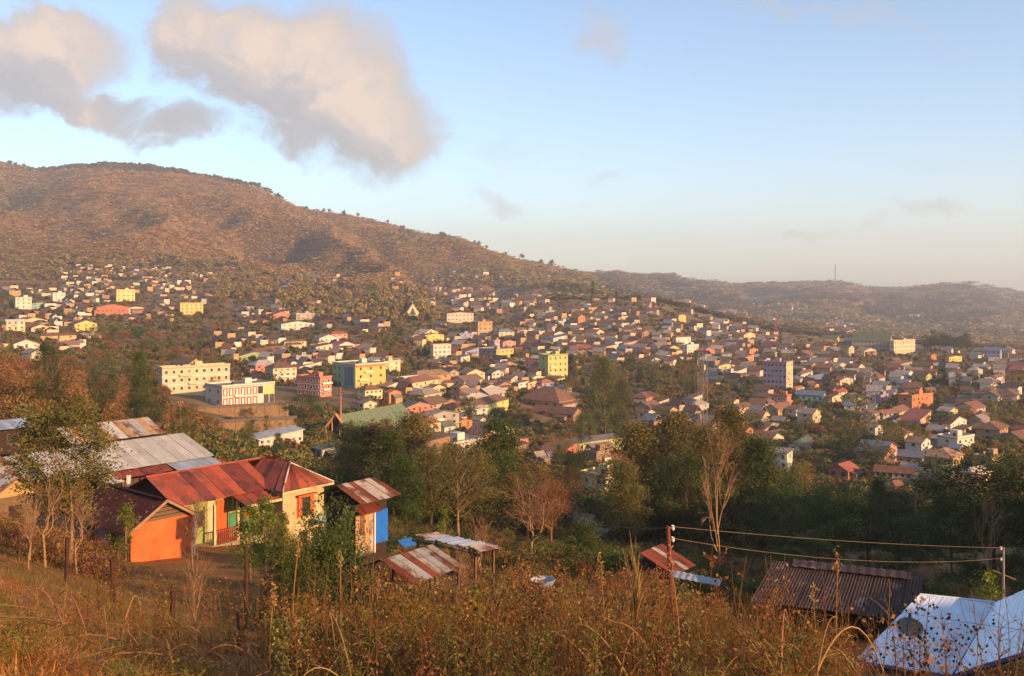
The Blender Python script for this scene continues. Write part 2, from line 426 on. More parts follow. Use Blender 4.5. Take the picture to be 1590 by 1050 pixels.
def scatter(name, templates, m, pts, sc, rg, tilt=.05, zs=None):
    """one object of kind stuff: points that carry copies of a few leaf or grass templates (geometry nodes)"""
    c = bpy.data.collections.new(name + '_templates')
    for i, (V, Q, T) in enumerate(templates):
        me = mesh_np(name + '_template', V, Q, T, m)
        c.objects.link(bpy.data.objects.new(name + '_template', me))
    n = len(pts)
    me = bpy.data.meshes.new(name)
    me.vertices.add(n); me.vertices.foreach_set('co', np.ascontiguousarray(pts, np.float32).ravel())
    rot = np.stack([rg.normal(0, tilt, n), rg.normal(0, tilt, n), rg.uniform(0, 2 * math.pi, n)], 1)
    scl = np.stack([sc, sc, sc * (zs if zs is not None else 1)], 1)
    for an, arr in (('rot', rot), ('scl', scl)):
        a = me.attributes.new(an, 'FLOAT_VECTOR', 'POINT'); a.data.foreach_set('vector', np.ascontiguousarray(arr, np.float32).ravel())
    a = me.attributes.new('pick', 'INT', 'POINT'); a.data.foreach_set('value', rg.integers(0, len(templates), n).astype(np.int32))
    me.materials.append(m)
    o = link(name, me)
    g = bpy.data.node_groups.new(name + '_scatter', 'GeometryNodeTree')
    g.interface.new_socket('Geometry', in_out='INPUT', socket_type='NodeSocketGeometry')
    g.interface.new_socket('Geometry', in_out='OUTPUT', socket_type='NodeSocketGeometry')
    gi, go = g.nodes.new('NodeGroupInput'), g.nodes.new('NodeGroupOutput')
    ci = g.nodes.new('GeometryNodeCollectionInfo'); ci.inputs['Collection'].default_value = c
    ci.inputs['Separate Children'].default_value = True; ci.inputs['Reset Children'].default_value = True
    ip = g.nodes.new('GeometryNodeInstanceOnPoints'); ip.inputs['Pick Instance'].default_value = True
    def attr(nm, ty):
        x = g.nodes.new('GeometryNodeInputNamedAttribute'); x.data_type = ty; x.inputs['Name'].default_value = nm; return x.outputs['Attribute']
    g.links.new(gi.outputs[0], ip.inputs['Points']); g.links.new(ci.outputs[0], ip.inputs['Instance'])
    g.links.new(attr('pick', 'INT'), ip.inputs['Instance Index'])
    er = g.nodes.new('FunctionNodeEulerToRotation'); g.links.new(attr('rot', 'FLOAT_VECTOR'), er.inputs[0]); g.links.new(er.outputs[0], ip.inputs['Rotation'])
    g.links.new(attr('scl', 'FLOAT_VECTOR'), ip.inputs['Scale'])
    g.links.new(ip.outputs[0], go.inputs[0])
    o.modifiers.new('scatter', 'NODES').node_group = g
    return o

# ------------------------------------------------------------------ ground sheet
def ground_material():
    m = bpy.data.materials.new('earth_and_dry_grass'); m.use_nodes = True
    nt = m.node_tree; N, L = nt.nodes.new, nt.links.new
    b = nt.nodes['Principled BSDF']; b.inputs['Roughness'].default_value = .95; b.inputs['Specular IOR Level'].default_value = .1
    geo = N('ShaderNodeNewGeometry')
    def noise(scale, detail=6, rough=.6):
        n = N('ShaderNodeTexNoise'); n.inputs['Scale'].default_value = scale; n.inputs['Detail'].default_value = detail; n.inputs['Roughness'].default_value = rough
        L(geo.outputs['Position'], n.inputs['Vector']); return n.outputs['Fac']
    def ramp(f, stops):
        r = N('ShaderNodeValToRGB')
        r.color_ramp.elements[0].position, r.color_ramp.elements[0].color = stops[0][0], stops[0][1] + (1,)
        r.color_ramp.elements[1].position, r.color_ramp.elements[1].color = stops[-1][0], stops[-1][1] + (1,)
        for p, c in stops[1:-1]:
            e = r.color_ramp.elements.new(p); e.color = c + (1,)
        L(f, r.inputs[0]); return r.outputs[0]
    def mixc(f, a, b_):
        x = N('ShaderNodeMix'); x.data_type = 'RGBA'; L(f, x.inputs['Factor']); L(a, x.inputs['A']); L(b_, x.inputs['B']); return x.outputs['Result']
    def rng_(f, a, b_):
        x = N('ShaderNodeMapRange'); x.inputs['From Min'].default_value = a; x.inputs['From Max'].default_value = b_; L(f, x.inputs['Value']); return x.outputs[0]
    # near: dry soil, leaf litter, old grass
    near = mixc(rng_(noise(.45), .42, .62), ramp(noise(7, 5, .7), [(.3, (.10, .038, .014)), (.48, (.33, .125, .036)), (.6, (.42, .19, .05)), (.72, (.56, .27, .085))]),
                ramp(noise(5, 5, .7), [(.3, (.07, .04, .018)), (.5, (.24, .10, .032)), (.72, (.40, .20, .06))]))
    mid = ramp(noise(.06, 6, .68), [(.32, (.08, .065, .03)), (.48, (.17, .115, .055)), (.6, (.25, .16, .08)), (.75, (.32, .21, .11))])
    hill = mixc(rng_(noise(.0045, 4, .6), .45, .62),
                ramp(noise(.03, 5, .7), [(.3, (.15, .08, .036)), (.5, (.24, .13, .056)), (.7, (.32, .18, .08))]),
                ramp(noise(.025, 5, .7), [(.3, (.12, .08, .034)), (.5, (.20, .13, .056)), (.72, (.28, .175, .08))]))
    sp = N('ShaderNodeSeparateXYZ'); L(geo.outputs['Position'], sp.inputs[0])
    ln = N('ShaderNodeVectorMath'); ln.operation = 'LENGTH'; L(geo.outputs['Position'], ln.inputs[0])
    c = mixc(rng_(ln.outputs['Value'], 60, 160), near, mid)
    c = mixc(rng_(ln.outputs['Value'], 1050, 1500), c, hill)
    L(c, b.inputs['Base Color'])
    bp = N('ShaderNodeBump'); bp.inputs['Strength'].default_value = .8; bp.inputs['Distance'].default_value = .15
    L(noise(3.0, 5, .7), bp.inputs['Height']); L(bp.outputs[0], b.inputs['Normal'])
    return m
GM = ground_material()
def build_ground():
    a_view = np.radians(np.concatenate([np.linspace(-180, -36, 50, endpoint=False), np.linspace(-36, 36, 470, endpoint=False), np.linspace(36, 180, 80)]))[:-1]
    r = np.concatenate([[0.6, 1.5], np.exp(np.linspace(math.log(2.6), math.log(1150), 180)), np.exp(np.linspace(math.log(1165), math.log(5500), 190)), [6000, 6800, 7800, 9000]])
    A, R = np.meshgrid(a_view, r, indexing='ij')
    X, Y = R * np.sin(A), R * np.cos(A)
    Z = zt(X, Y)
    V = np.stack([X, Y, Z], -1).reshape(-1, 3)
    na, nr = A.shape
    i, j = np.meshgrid(np.arange(na), np.arange(nr - 1), indexing='ij')
    i2 = (i + 1) % na
    Q = np.stack([i * nr + j, i * nr + j + 1, i2 * nr + j + 1, i2 * nr + j], -1).reshape(-1, 4)
    me = mesh_np('ground', V, Q, m=GM, smooth=True)
    tag(link('ground', me), kind='structure')
build_ground()
# ------------------------------------------------------------------ town: palette
def fade(c, k=.34, to=(186, 160, 128)):
    t = rgb(to); return tuple(a * (1 - k) + b * k for a, b in zip(c, t))
rng = np.random.default_rng(7)
R = random.Random(7)
WALL = {n: fade(rgb(c)) for n, c in dict(white=(212, 204, 190), cream=(208, 188, 150), pink=(214, 140, 130), peach=(222, 170, 130), yellow=(222, 186, 92), orange=(205, 104, 48),
        green=(120, 160, 110), teal=(80, 150, 150), blue=(110, 140, 180), lilac=(165, 140, 165), grey=(150, 148, 142), brown=(120, 88, 62), bamboo=(160, 125, 82),
        red=(165, 66, 50), mint=(180, 205, 185), lime=(170, 180, 95), coral=(205, 100, 88), magenta=(190, 60, 95), pale_pink=(222, 186, 172), pale_yellow=(228, 208, 132)).items()}
ROOF = {n: fade(rgb(c), .36, (140, 114, 92)) for n, c in dict(rusty=(122, 74, 52), brown=(98, 70, 54), grey=(138, 132, 124), silver=(186, 178, 166), red=(150, 54, 42), green=(64, 100, 74), blue=(92, 118, 150), maroon=(78, 40, 36),
        tan=(160, 128, 92), white=(205, 205, 200), dark=(60, 50, 46), teal=(40, 96, 88), concrete=(150, 142, 130), orange=(178, 92, 58)).items()}
def wall_mat(n): return mat('wall_' + n, WALL[n], .9, .14, 1.3, c2=tuple(x * .55 for x in WALL[n]), c2amt=.22, streak=True, spec=.15, bump=.15, objvar=.1)
def roof_mat(n):
    if n in ('rusty', 'brown', 'maroon', 'red', 'orange', 'tan'): return mat('roof_' + n, ROOF[n], .75, .35, .9, c2=(.16, .07, .035), c2amt=.45, spec=.3, objvar=.18)
    return mat('roof_' + n, ROOF[n], (.7 if n != 'concrete' else .9), .25, .8, c2=(.17, .085, .045), c2amt=.3 if n != 'concrete' else .1, spec=.15, objvar=.12)
M_PANE = mat('dark_window', (.055, .05, .046), .25, .4, 2, spec=.5, objvar=.5)
M_TANK = mat('black_tank', (.03, .03, .032), .5, .2, 3)
M_CURT = mat('curtained_window', (.2, .17, .14), .4, .3, 2, objvar=.3)
M_SHUT = mat('shuttered_window', (.11, .07, .045), .7, .3, 3, objvar=.3)
M_TRIM = mat('pale_trim', rgb((214, 208, 196)), .8, .12, 3)
M_DOOR = mat('wooden_door', rgb((96, 62, 40)), .7, .3, 4)
UNIT = MB().box(-.5, .5, -.5, .5, -.5, .5).mesh('unit_block')
def unit_mesh(m):
    k = 'unit_' + m.name
    if k not in MATS:
        me = UNIT.copy(); me.name = k; me.materials.append(m); MATS[k] = me
    return MATS[k]
def block(name, m, parent, x0, x1, y0, y1, z0, z1):
    return link(name, unit_mesh(m), parent, loc=((x0 + x1) / 2, (y0 + y1) / 2, (z0 + z1) / 2), scale=(x1 - x0, y1 - y0, z1 - z0))

LAND = []        # (u, v, short name, depth) of the things that labels may point at
KEEP = []        # screen boxes (u0, v0, u1, v1, depth) of landmark buildings
def roof_part(root, kind, x0, x1, y0, y1, z, rise, m, over=.5, wallm=None):
    a, b, c, d = x0 - over, x1 + over, y0 - over, y1 + over
    mb = MB()
    ym, xm = (y0 + y1) / 2, (x0 + x1) / 2
    t = .14
    if kind == 'gx':       # ridge along x
        drop = rise * over / max(.1, (y1 - y0) / 2)
        mb.slab([(a, c, z - drop), (b, c, z - drop), (b, ym, z + rise), (a, ym, z + rise)], t)
        mb.slab([(b, d, z - drop), (a, d, z - drop), (a, ym, z + rise), (b, ym, z + rise)], t)
        g = MB()
        for xx in (x0 + .02, x1 - .02): g.poly([(xx, y0 + .02, z - .02), (xx, y1 - .02, z - .02), (xx, ym, z + rise - t * 1.6)], (1, 0, 0), .0 + (.12 if xx < xm else -.12))
    elif kind == 'gy':
        drop = rise * over / max(.1, (x1 - x0) / 2)
        mb.slab([(a, d, z - drop), (a, c, z - drop), (xm, c, z + rise), (xm, d, z + rise)], t)
        mb.slab([(b, c, z - drop), (b, d, z - drop), (xm, d, z + rise), (xm, c, z + rise)], t)
        g = MB()
        for yy in (y0 + .02, y1 - .02): g.poly([(x0 + .02, yy, z - .02), (x1 - .02, yy, z - .02), (xm, yy, z + rise - t * 1.6)], (0, 1, 0), .12 if yy < ym else -.12)
    elif kind == 'hip':
        w, l = x1 - x0, y1 - y0
        k = min(w, l) / 2
        if w >= l: r0, r1 = (a + k, ym, z + rise), (b - k, ym, z + rise)
        else: r0, r1 = (xm, c + k, z + rise), (xm, d - k, z + rise)
        v = [(a, c, z - .1), (b, c, z - .1), (b, d, z - .1), (a, d, z - .1), r0, r1]
        if w >= l: f = [(0, 1, 5, 4), (1, 2, 5), (2, 3, 4, 5), (3, 0, 4), (3, 2, 1, 0)]
        else: f = [(0, 1, 4), (1, 2, 5, 4), (2, 3, 5), (3, 0, 4, 5), (3, 2, 1, 0)]
        mb.add(v, f); g = None
    elif kind == 'shed':
        mb.slab([(a, c, z), (b, c, z), (b, d, z + rise), (a, d, z + rise)], t)
        g = MB()
        for xx in (x0 + .02, x1 - .02): g.poly([(xx, y0 + .02, z - .02), (xx, y1 - .02, z - .02), (xx, y1 - .02, z + rise * .86)], (1, 0, 0), .12 if xx < xm else -.12)
    else:                  # flat slab with parapet
        mb.box(x0 - .25, x1 + .25, y0 - .25, y1 + .25, z + .002, z + .25); g = None
        p = MB()
        for q in ((x0 - .2, x1 + .2, y0 - .2, y0, z + .25, z + .85), (x0 - .2, x1 + .2, y1, y1 + .2, z + .25, z + .85), (x0 - .2, x0, y0, y1, z + .25, z + .85), (x1, x1 + .2, y0, y1, z + .25, z + .85)): p.box(*q)
        ro = mb.build('roof', m, root)
        p.build('parapet', wallm, ro)
        return ro
    ro = mb.build('roof', m, root)
    if g: g.build('gable', wallm, root)
    return ro

def building(u0, uc, u1, vb, vt, wall, roof, kind, alpha, cols, label, short=None, name='house', cat='house', floors=2, rise=None, depth=None, group=None, wall2=None, band=None, ymin=0, Yfix=None, windows=True, frames=False, over=.5):
    """a building whose near corner stands at photo column uc on row vb; left face runs to u0, right face to u1"""
    g = np.array(at(uc, Yfix)) if Yfix else ground([uc], [vb], ymin)[0]
    if np.isnan(g).any(): return None
    Y = g[1]; s = Y / F
    zt_ = -(vt - HV) * s; zb = -(vb - HV) * s
    h = max(zt_ - zb, 1.8)
    al = math.radians(alpha)
    wl, wr = (uc - u0) * s / math.cos(al), (u1 - uc) * s / math.sin(al)
    if wl < 3: wl = max(wl, min(wr * .7, 9))
    if wr < 3: wr = max(wr, min(wl * .7, 9))
    if depth: wr = max(wr, depth)
    root = empty(name, (g[0], g[1], zb), -al)
    x0, x1, y0, y1 = -wl, 0.0, 0.0, wr
    m = wall_mat(wall)
    MB().box(x0, x1, y0, y1, -4, h).build('wall', m, root)
    if wall2:   # the sunny end in another colour; on the five-storey block its sunlight painted in
        block('painted_or_lit_end_wall', wall_mat(wall2), root, -.02, .05, y0 - .05, y1, -4, h)
    if rise is None: rise = {'flat': 0, 'hip': .27, 'gx': .27, 'gy': .27, 'shed': .16}[kind] * max(min(wl, wr), 4) if kind != 'shed' else .14 * wr
    roof_part(root, kind, x0, x1, y0, y1, h, rise, roof_mat(roof), over, m)
    fh = h / floors
    if windows:
        ncl, ncr = cols
        for face, n, ln in (('l', ncl, wl), ('r', ncr, wr)):
            for fl in range(floors):
                for c in range(n):
                    p = (c + .5) * ln / n
                    ww, wh = min(1.25, ln / n * .45) * R.uniform(.8, 1.15), min(1.35, fh * .42)
                    zc = fl * fh + fh * .54
                    if fl == 0 and c == n // 2 and floors < 3 and face == ('l' if wl > wr else 'r'):
                        q = (0.05, 2.0 if fh > 2.3 else fh * .8); nm, mt, hw = 'door', M_DOOR, .5
                    else: q = (zc - wh / 2, zc + wh / 2); nm, mt, hw = 'window', M_PANE, ww / 2
                    pr = .08 if not (wall2 and face == 'r') else .12
                    if nm == 'window': mt = R.choice((M_PANE, M_PANE, M_PANE, M_CURT, M_SHUT))
                    if face == 'l': o = block(nm, mt, root, -p - hw, -p + hw, -.03, .25, *q)
                    else: o = block(nm, mt, root, -.25, pr - .05, p - hw, p + hw, *q)
                    if frames and nm == 'window':
                        f = MB()   # hood, sill and sides round the pane, in the pane's own unit space
                        th = .12
                        for bx in ((-.5 - th, -.5, -.5, .5), (.5, .5 + th, -.5, .5), (-.5 - th, .5 + th, .5, .5 + th), (-.5 - th, .5 + th, -.5 - th, -.5)):
                            if face == 'l': f.box(bx[0], bx[1], -.75, .4, bx[2], bx[3])
                            else: f.box(-.4, .75, bx[0], bx[1], bx[2], bx[3])
                        kk = 'winframe_' + face
                        if kk not in MATS: MATS[kk] = f.mesh('window_frame'); MATS[kk].materials.append(M_TRIM)
                        link('frame', MATS[kk], o)
    if floors > 1 and (frames or band):
        bm = wall_mat(band) if band else M_TRIM
        for fl in range(1, floors):
            MB().box(x0 - .06, x1 + .12, y0 - .18, y1 + .02, fl * fh - .14, fl * fh + .1).build('floor_band', bm, root)
    # lived-in extras: annexes, porches, stair heads, water tanks, balconies
    q = R.random()
    if kind == 'flat':
        if wl > 4 and wr > 4:
            a, b = x0 + wl * R.uniform(.2, .5), y0 + wr * R.uniform(.4, .6)
            block('stair_head', m, root, a, a + min(3, wl * .4), b, b + min(3, wr * .35), h + .2, h + 2.3)
            a = x0 + wl * R.uniform(.6, .8)
            MB().tube([(a, wr * .3, h + .2), (a, wr * .3, h + 1.5), (a, wr * .3, h + 1.62)], [.6, .6, .3], 10).build('water_tank', M_TANK, root)
    elif q < .45 and h > 2:
        e = R.uniform(1.6, 3.2); a = R.uniform(.3, .9)
        if R.random() < .5:
            y_a, y_b = wr * R.uniform(0, .3), wr * R.uniform(.6, 1)
            block('annex_wall', wall_mat(R.choice(('bamboo', 'brown', 'grey', wall))), root, .02, e, y_a, y_b, -4, h * .62)
            MB().slab([(e + .4, y_a - .3, h * .6), (e + .4, y_b + .3, h * .6), (.0, y_b + .3, h * .86), (.0, y_a - .3, h * .86)], .1).build('annex_roof', roof_mat(R.choice(('rusty', 'brown', 'grey', roof))), root)
        else:
            x_a, x_b = -wl * R.uniform(.6, 1), -wl * R.uniform(0, .3)
            block('annex_wall', wall_mat(R.choice(('bamboo', 'brown', 'grey', wall))), root, x_a, x_b, -e, -.02, -4, h * .6)
            MB().slab([(x_a - .3, -e - .4, h * .58), (x_b + .3, -e - .4, h * .58), (x_b + .3, .0, h * .86), (x_a - .3, .0, h * .86)], .1).build('annex_roof', roof_mat(R.choice(('rusty', 'brown', 'grey', roof))), root)
    if floors > 1 and wr > 4 and kind != 'shed':
        for fl in range(1, floors):
            if R.random() < .7:
                y_a = wr * R.uniform(.04, .4); y_b = min(wr * .97, y_a + R.uniform(2.5, 6))
                block('balcony', m, root, .06, 1.1, y_a, y_b, fl * fh - .05, fl * fh + .1)
                block('balcony_rail', M_TRIM if R.random() < .5 else m, root, 1.02, 1.1, y_a, y_b, fl * fh + .1, fl * fh + .85)
    tag(root, label, cat, group)
    KEEP.append((min(u0, uc), vt - 6, max(u1, uc), vb, Y))
    if short: LAND.append(((u0 + u1) / 2, (vb + vt) / 2, short, Y))
    return root, h, wl, wr, Y

B = building
G1 = 'buildings of the hillside town'
# --- landmark buildings (photo columns, base row, eaves row) -----------------------------------------------------------
B(240, 252, 338, 612, 573, 'cream', 'concrete', 'flat', 52, (1, 9), 'long cream three-storey apartment row behind the red and white school', 'the cream apartment row', 'apartment_row', 'building', 3, frames=True)
B(262, 290, 312, 574, 566, 'yellow', 'rusty', 'gx', 45, (2, 2), 'ochre hall with brown gable roof on top of the cream apartment row', None, 'hall', 'building', 1)
sch = B(307, 345, 411, 634, 602, 'white', 'concrete', 'flat', 46, (2, 0), 'two-storey white school with brick-red panels above the retaining wall', 'the brick-panelled school', 'school', 'school', 2)
B(455, 497, 511, 617, 588, 'coral', 'orange', 'flat', 34, (4, 2), 'coral pink three-storey house with pale railings beside the yellow block', 'the coral house', 'house', 'house', 3, frames=True)
blk = B(508, 552, 594, 604, 568, 'mint', 'orange', 'flat', 48, (0, 3), 'tall block with green left face and yellow sunlit right face', 'the yellow block', 'apartment_block', 'building', 3, wall2='yellow')
B(562, 567, 591, 622, 606, 'pale_yellow', 'brown', 'hip', 50, (1, 4), 'small pale yellow two-storey house under the yellow block', None, 'house', 'house', 2, frames=True)
B(420, 424, 455, 594, 572, 'cream', 'brown', 'hip', 50, (1, 4), 'cream three-storey house with brown hipped roof left of the coral house', 'the hipped cream house', 'house', 'house', 3, frames=True)
B(754, 764, 782, 592, 579, 'white', 'green', 'gx', 52, (2, 3), 'white gabled house with bright green roof near the brown meeting hall', 'the green gabled house', 'house', 'house', 2)
B(722, 725, 752, 592, 580, 'cream', 'tan', 'gx', 52, (1, 3), 'low cream house joined to the left of the green gabled house', None)
B(740, 771, 797, 557, 544, 'grey', 'concrete', 'flat', 44, (4, 4), 'long grey and yellow school on the slope below the pink houses', 'the yellow school', 'school', 'school', 2, wall2='yellow')
B(668, 673, 699, 558, 537, 'pale_pink', 'white', 'flat', 55, (1, 4), 'pale pink three-storey villa with white columns', 'the pale pink villa', 'villa', 'house', 3, frames=True)
B(690, 694, 734, 500, 487, 'pale_pink', 'orange', 'gx', 55, (1, 7), 'long pale pink school with pitched roof right of the A-frame church', 'the pink school', 'school', 'school', 2)
B(740, 742, 764, 521, 501, 'tan' if 'tan' in WALL else 'bamboo', 'brown', 'flat', 50, (1, 3), 'tan four-storey house with dark balconies below the pink school', 'the tan four-storey house', 'house', 'house', 3, band='cream')
B(806, 868, 903, 636, 624, 'bamboo', 'rusty', 'hip', 36, (5, 3), 'wide meeting hall under a large brown hipped roof', 'the brown meeting hall', 'meeting_hall', 'hall', 1, rise=6)
B(829, 890, 906, 655, 643, 'brown', 'maroon', 'gx', 30, (5, 1), 'long low shed with dark maroon roof in front of the brown meeting hall', 'the dark shed', 'shed', 'shed', 1)
B(895, 898, 978, 704, 688, 'lime', 'grey', 'shed', 58, (1, 7), 'long lime-washed one-storey building with flat grey roof', 'the lime building', 'building', 'building', 1, rise=.6)
B(903, 940, 966, 775, 742, 'pale_yellow', 'grey', 'flat', 42, (2, 2), 'pale yellow two-storey house with flat grey roof slab among trees', 'the flat-roofed yellow house', 'house', 'house', 2, frames=True, over=1, Yfix=250)
B(1058, 1067, 1088, 552, 537, 'white', 'white', 'flat', 50, (2, 4), 'white and blue two-storey house with a flat roof behind the slender mast', 'the white box house', 'house', 'house', 2)
B(1046, 1050, 1077, 535, 524, 'white', 'red', 'hip', 48, (1, 3), 'white house with red hipped roof above the white box house', None, 'house', 'house', 1)
B(848, 851, 883, 590, 553, 'lime', 'brown', 'flat', 52, (1, 4), 'olive four-storey house with dark balcony bands above the brown hall', 'the olive four-storey house', 'house', 'house', 4, band='cream')
B(1190, 1221, 1238, 607, 564, 'lilac', 'orange', 'flat', 34, (6, 3), 'tall five-storey block with left face toned mauve as shaded, end cream as sunlit', 'the five-storey block', 'apartment_block', 'building', 5, wall2='cream')  # mauve and cream put shade and sun into the wall colours
B(1200, 1222, 1233, 635, 616, 'coral', 'red', 'flat', 34, (3, 2), 'bright coral two-storey house below the five-storey block', 'the bright coral house', 'house', 'house', 2, frames=True)
B(1241, 1278, 1288, 625, 614, 'teal', 'blue', 'gx', 28, (5, 1), 'long low teal house with blue-grey roof', 'the teal house', 'house', 'house', 1)
B(1402, 1416, 1463, 638, 616, 'orange', 'orange', 'flat', 54, (1, 5), 'large bright orange school with flat roof', 'the orange school', 'school', 'school', 2)
B(1278, 1300, 1307, 533, 525, 'yellow', 'green', 'gx', 30, (3, 1), 'small hall with pale green roof left of the college', None, 'hall', 'hall', 1)
col_b = B(1332, 1382, 1396, 547, 530, 'grey', 'green', 'gx', 26, (10, 2), 'college hall with tall green roof on the ridge', 'the green-roofed college', 'college', 'college', 3, rise=8.5)
B(1384, 1388, 1432, 549, 530, 'cream', 'grey', 'flat', 58, (1, 8), 'cream three-storey college wing with rows of windows', None, 'college_wing', 'college', 3, frames=True)
B(1340, 1342, 1368, 553, 545, 'cream', 'tan', 'gx', 52, (1, 5), 'long cream house just below the green-roofed college', None)
B(1182, 1222, 1237, 731, 704, 'mint', 'grey', 'shed', 34, (4, 1), 'pale mint two-storey house with grey lean-to roof', 'the mint house', 'house', 'house', 2, frames=True)
B(1226, 1240, 1284, 701, 692, 'pale_yellow', 'teal', 'gy', 30, (1, 3), 'low building with deep teal roof above the mint house', 'the teal roof', 'building', 'building', 1)
B(1293, 1317, 1343, 746, 731, 'red', 'red', 'gy', 42, (2, 3), 'brick red cottage with red and white striped roof', 'the brick red cottage', 'cottage', 'house', 1)
B(1396, 1414, 1433, 706, 694, 'bamboo', 'dark', 'gx', 46, (2, 1), 'bamboo-walled house with dark gable roof', 'the bamboo-walled house', 'house', 'house', 1)
B(1398, 1432, 1446, 719, 710, 'grey', 'blue', 'gx', 30, (3, 1), 'house with dark slate-blue roof below the bamboo-walled house', None)
B(1404, 1420, 1434, 737, 727, 'white', 'silver', 'gx', 42, (2, 1), 'small house with shiny pale roof right of the brick red cottage', None)
B(1367, 1416, 1428, 746, 735, 'cream', 'rusty', 'gx', 26, (6, 1), 'long cream row house with rusty roof right of the brick red cottage', 'the long row house', 'row_house', 'house', 1)
B(1446, 1480, 1514, 728, 712, 'bamboo', 'tan', 'hip', 40, (3, 3), 'broad house under a straw-coloured hipped roof', 'the straw-roofed house', 'house', 'house', 1)
B(1437, 1450, 1466, 713, 706, 'lime', 'grey', 'gx', 44, (1, 2), 'small lime green house behind the straw-roofed house', None, floors=1)
B(1446, 1464, 1476, 697, 682, 'lilac', 'grey', 'shed', 40, (2, 2), 'tall grey two-storey house with a lean-to roof above the straw-roofed house', None)
B(1493, 1518, 1526, 627, 620, 'green', 'green', 'gx', 28, (3, 1), 'low house with bright green roof right of the orange school', None, floors=1)
B(595, 604, 621, 630, 610, 'orange', 'orange', 'gx', 46, (1, 2), 'narrow orange two-storey house right of the small pale yellow house', 'the narrow orange house')
B(612, 630, 671, 641, 633, 'coral', 'teal', 'gx', 48, (2, 5), 'long orange-red house with teal roof near the tiled hamlet', 'the teal-roofed row', 'row_house', 'house', 1)
B(664, 670, 692, 611, 603, 'cream', 'tan', 'gx', 50, (1, 4), 'low cream house under the pale pink villa terraces', None, floors=1)
B(147, 150, 190, 490, 477, 'red', 'tan', 'gx', 56, (0, 8), 'long brick-red school with white arcade on the left slope', 'the brick-red school', 'school', 'school', 1)
B(196, 200, 218, 488, 478, 'white', 'red', 'gx', 52, (1, 4), 'white house with red roof right of the brick-red school', None)
B(18, 24, 42, 480, 463, 'mint', 'blue', 'flat', 50, (1, 3), 'pale mint three-storey house on the far left slope', 'the pale mint house', floors=3)
B(41, 50, 62, 480, 471, 'teal', 'teal', 'shed', 44, (1, 2), 'bright turquoise house beside the pale mint house', 'the turquoise house')
B(5, 10, 31, 513, 499, 'cream', 'cream' if 'cream' in ROOF else 'white', 'gy', 52, (1, 3), 'cream gabled house on the left below the pale mint house', 'the cream gabled house')
B(76, 82, 96, 468, 456, 'white', 'white', 'flat', 50, (1, 2), 'brilliant white house right of the turquoise house', 'the brilliant white house')
B(177, 181, 203, 468, 451, 'pale_yellow', 'tan', 'flat', 52, (1, 4), 'pale yellow three-storey house above the brick-red school', None, floors=3, band='cream')
B(28, 49, 59, 566, 548, 'white', 'grey', 'gx', 32, (2, 1), 'grey-white villa with two dark windows above the orange shrubs', 'the grey-white villa', floors=1, frames=True)
B(276, 280, 309, 488, 472, 'yellow', 'tan', 'flat', 55, (1, 5), 'yellow three-storey house with cream balconies right of the brick-red school', 'the balconied yellow house', floors=3, band='cream')
B(505, 515, 536, 531, 519, 'pink', 'red', 'hip', 46, (2, 3), 'pink house with bright red hipped roof', 'the red-roofed pink house')
B(492, 496, 522, 533, 525, 'white', 'grey', 'gx', 52, (1, 4), 'long white house just left of the red-roofed pink house', None, floors=1)
B(429, 437, 482, 514, 503, 'white', 'green', 'gx', 56, (1, 6), 'long white house with green-grey roof above the hipped cream house', 'the long white house')
B(457, 460, 485, 497, 488, 'grey', 'white', 'flat', 52, (1, 4), 'grey-white flat-roofed house above the long white house', None)
B(759, 768, 776, 541, 530, 'lilac', 'concrete', 'flat', 42, (1, 1), 'purple two-storey house above the yellow school', None)
B(775, 781, 801, 541, 531, 'pink', 'rusty', 'gx', 50, (1, 3), 'pink house right of the purple house above the yellow school', None)
B(1533, 1553, 1564, 557, 545, 'blue', 'blue', 'gx', 32, (4, 2), 'pale blue lodge with blue roof right of the dark grove', 'the blue lodge', 'lodge', 'house')
B(1557, 1572, 1582, 556, 543, 'white', 'red', 'gy', 40, (2, 2), 'white lodge with red gable roof right of the blue lodge', None, 'lodge', 'house')
B(1440, 1446, 1459, 561, 552, 'orange', 'yellow' if 'yellow' in ROOF else 'orange', 'gx', 48, (1, 2), 'small orange house below the dark grove', None)
B(1470, 1474, 1503, 563, 555, 'yellow', 'orange', 'gx', 54, (1, 6), 'long yellow house below the dark grove', 'the long yellow house', floors=1)
B(1289, 1294, 1300, 613, 604, 'magenta', 'maroon', 'gx', 46, (1, 1), 'small magenta house above the teal house', None, floors=1)
B(1302, 1305, 1313, 613, 604, 'magenta', 'red', 'gx', 46, (1, 1), 'hot pink cabin right of the small magenta house', None, floors=1)
B(828, 834, 846, 718, 707, 'pale_yellow', 'grey', 'gy', 50, (1, 2), 'cream cottage with grey gable left of the lime building', 'the cream cottage', floors=1)
B(848, 853, 864, 716, 708, 'cream', 'silver', 'gy', 48, (1, 2), 'cream cottage with silver gable right beside the cream cottage', None, floors=1)
B(895, 898, 909, 503, 493, 'orange', 'tan', 'flat', 50, (1, 2), 'small orange two-storey house left of the grassy knoll', 'the small orange house')
B(1050, 1054, 1067, 500, 490, 'yellow', 'orange', 'gx', 50, (1, 3), 'bright yellow house on the slope right of the grassy knoll', 'the bright yellow house')
B(1158, 1164, 1181, 551, 543, 'orange', 'orange', 'gx', 48, (1, 3), 'low orange house with orange roof left of the five-storey block', None, floors=1)
B(893, 913, 927, 832, 812, 'white', 'tan', 'gx', 38, (2, 1), 'white house with straw roof behind the small round pine', None, floors=1, Yfix=150)
B(920, 950, 972, 862, 840, 'grey', 'silver', 'gx', 36, (2, 1), 'grey hut with bluish tin roof below the flat-roofed yellow house', 'the bluish tin hut', 'hut', 'hut', 1, Yfix=135)
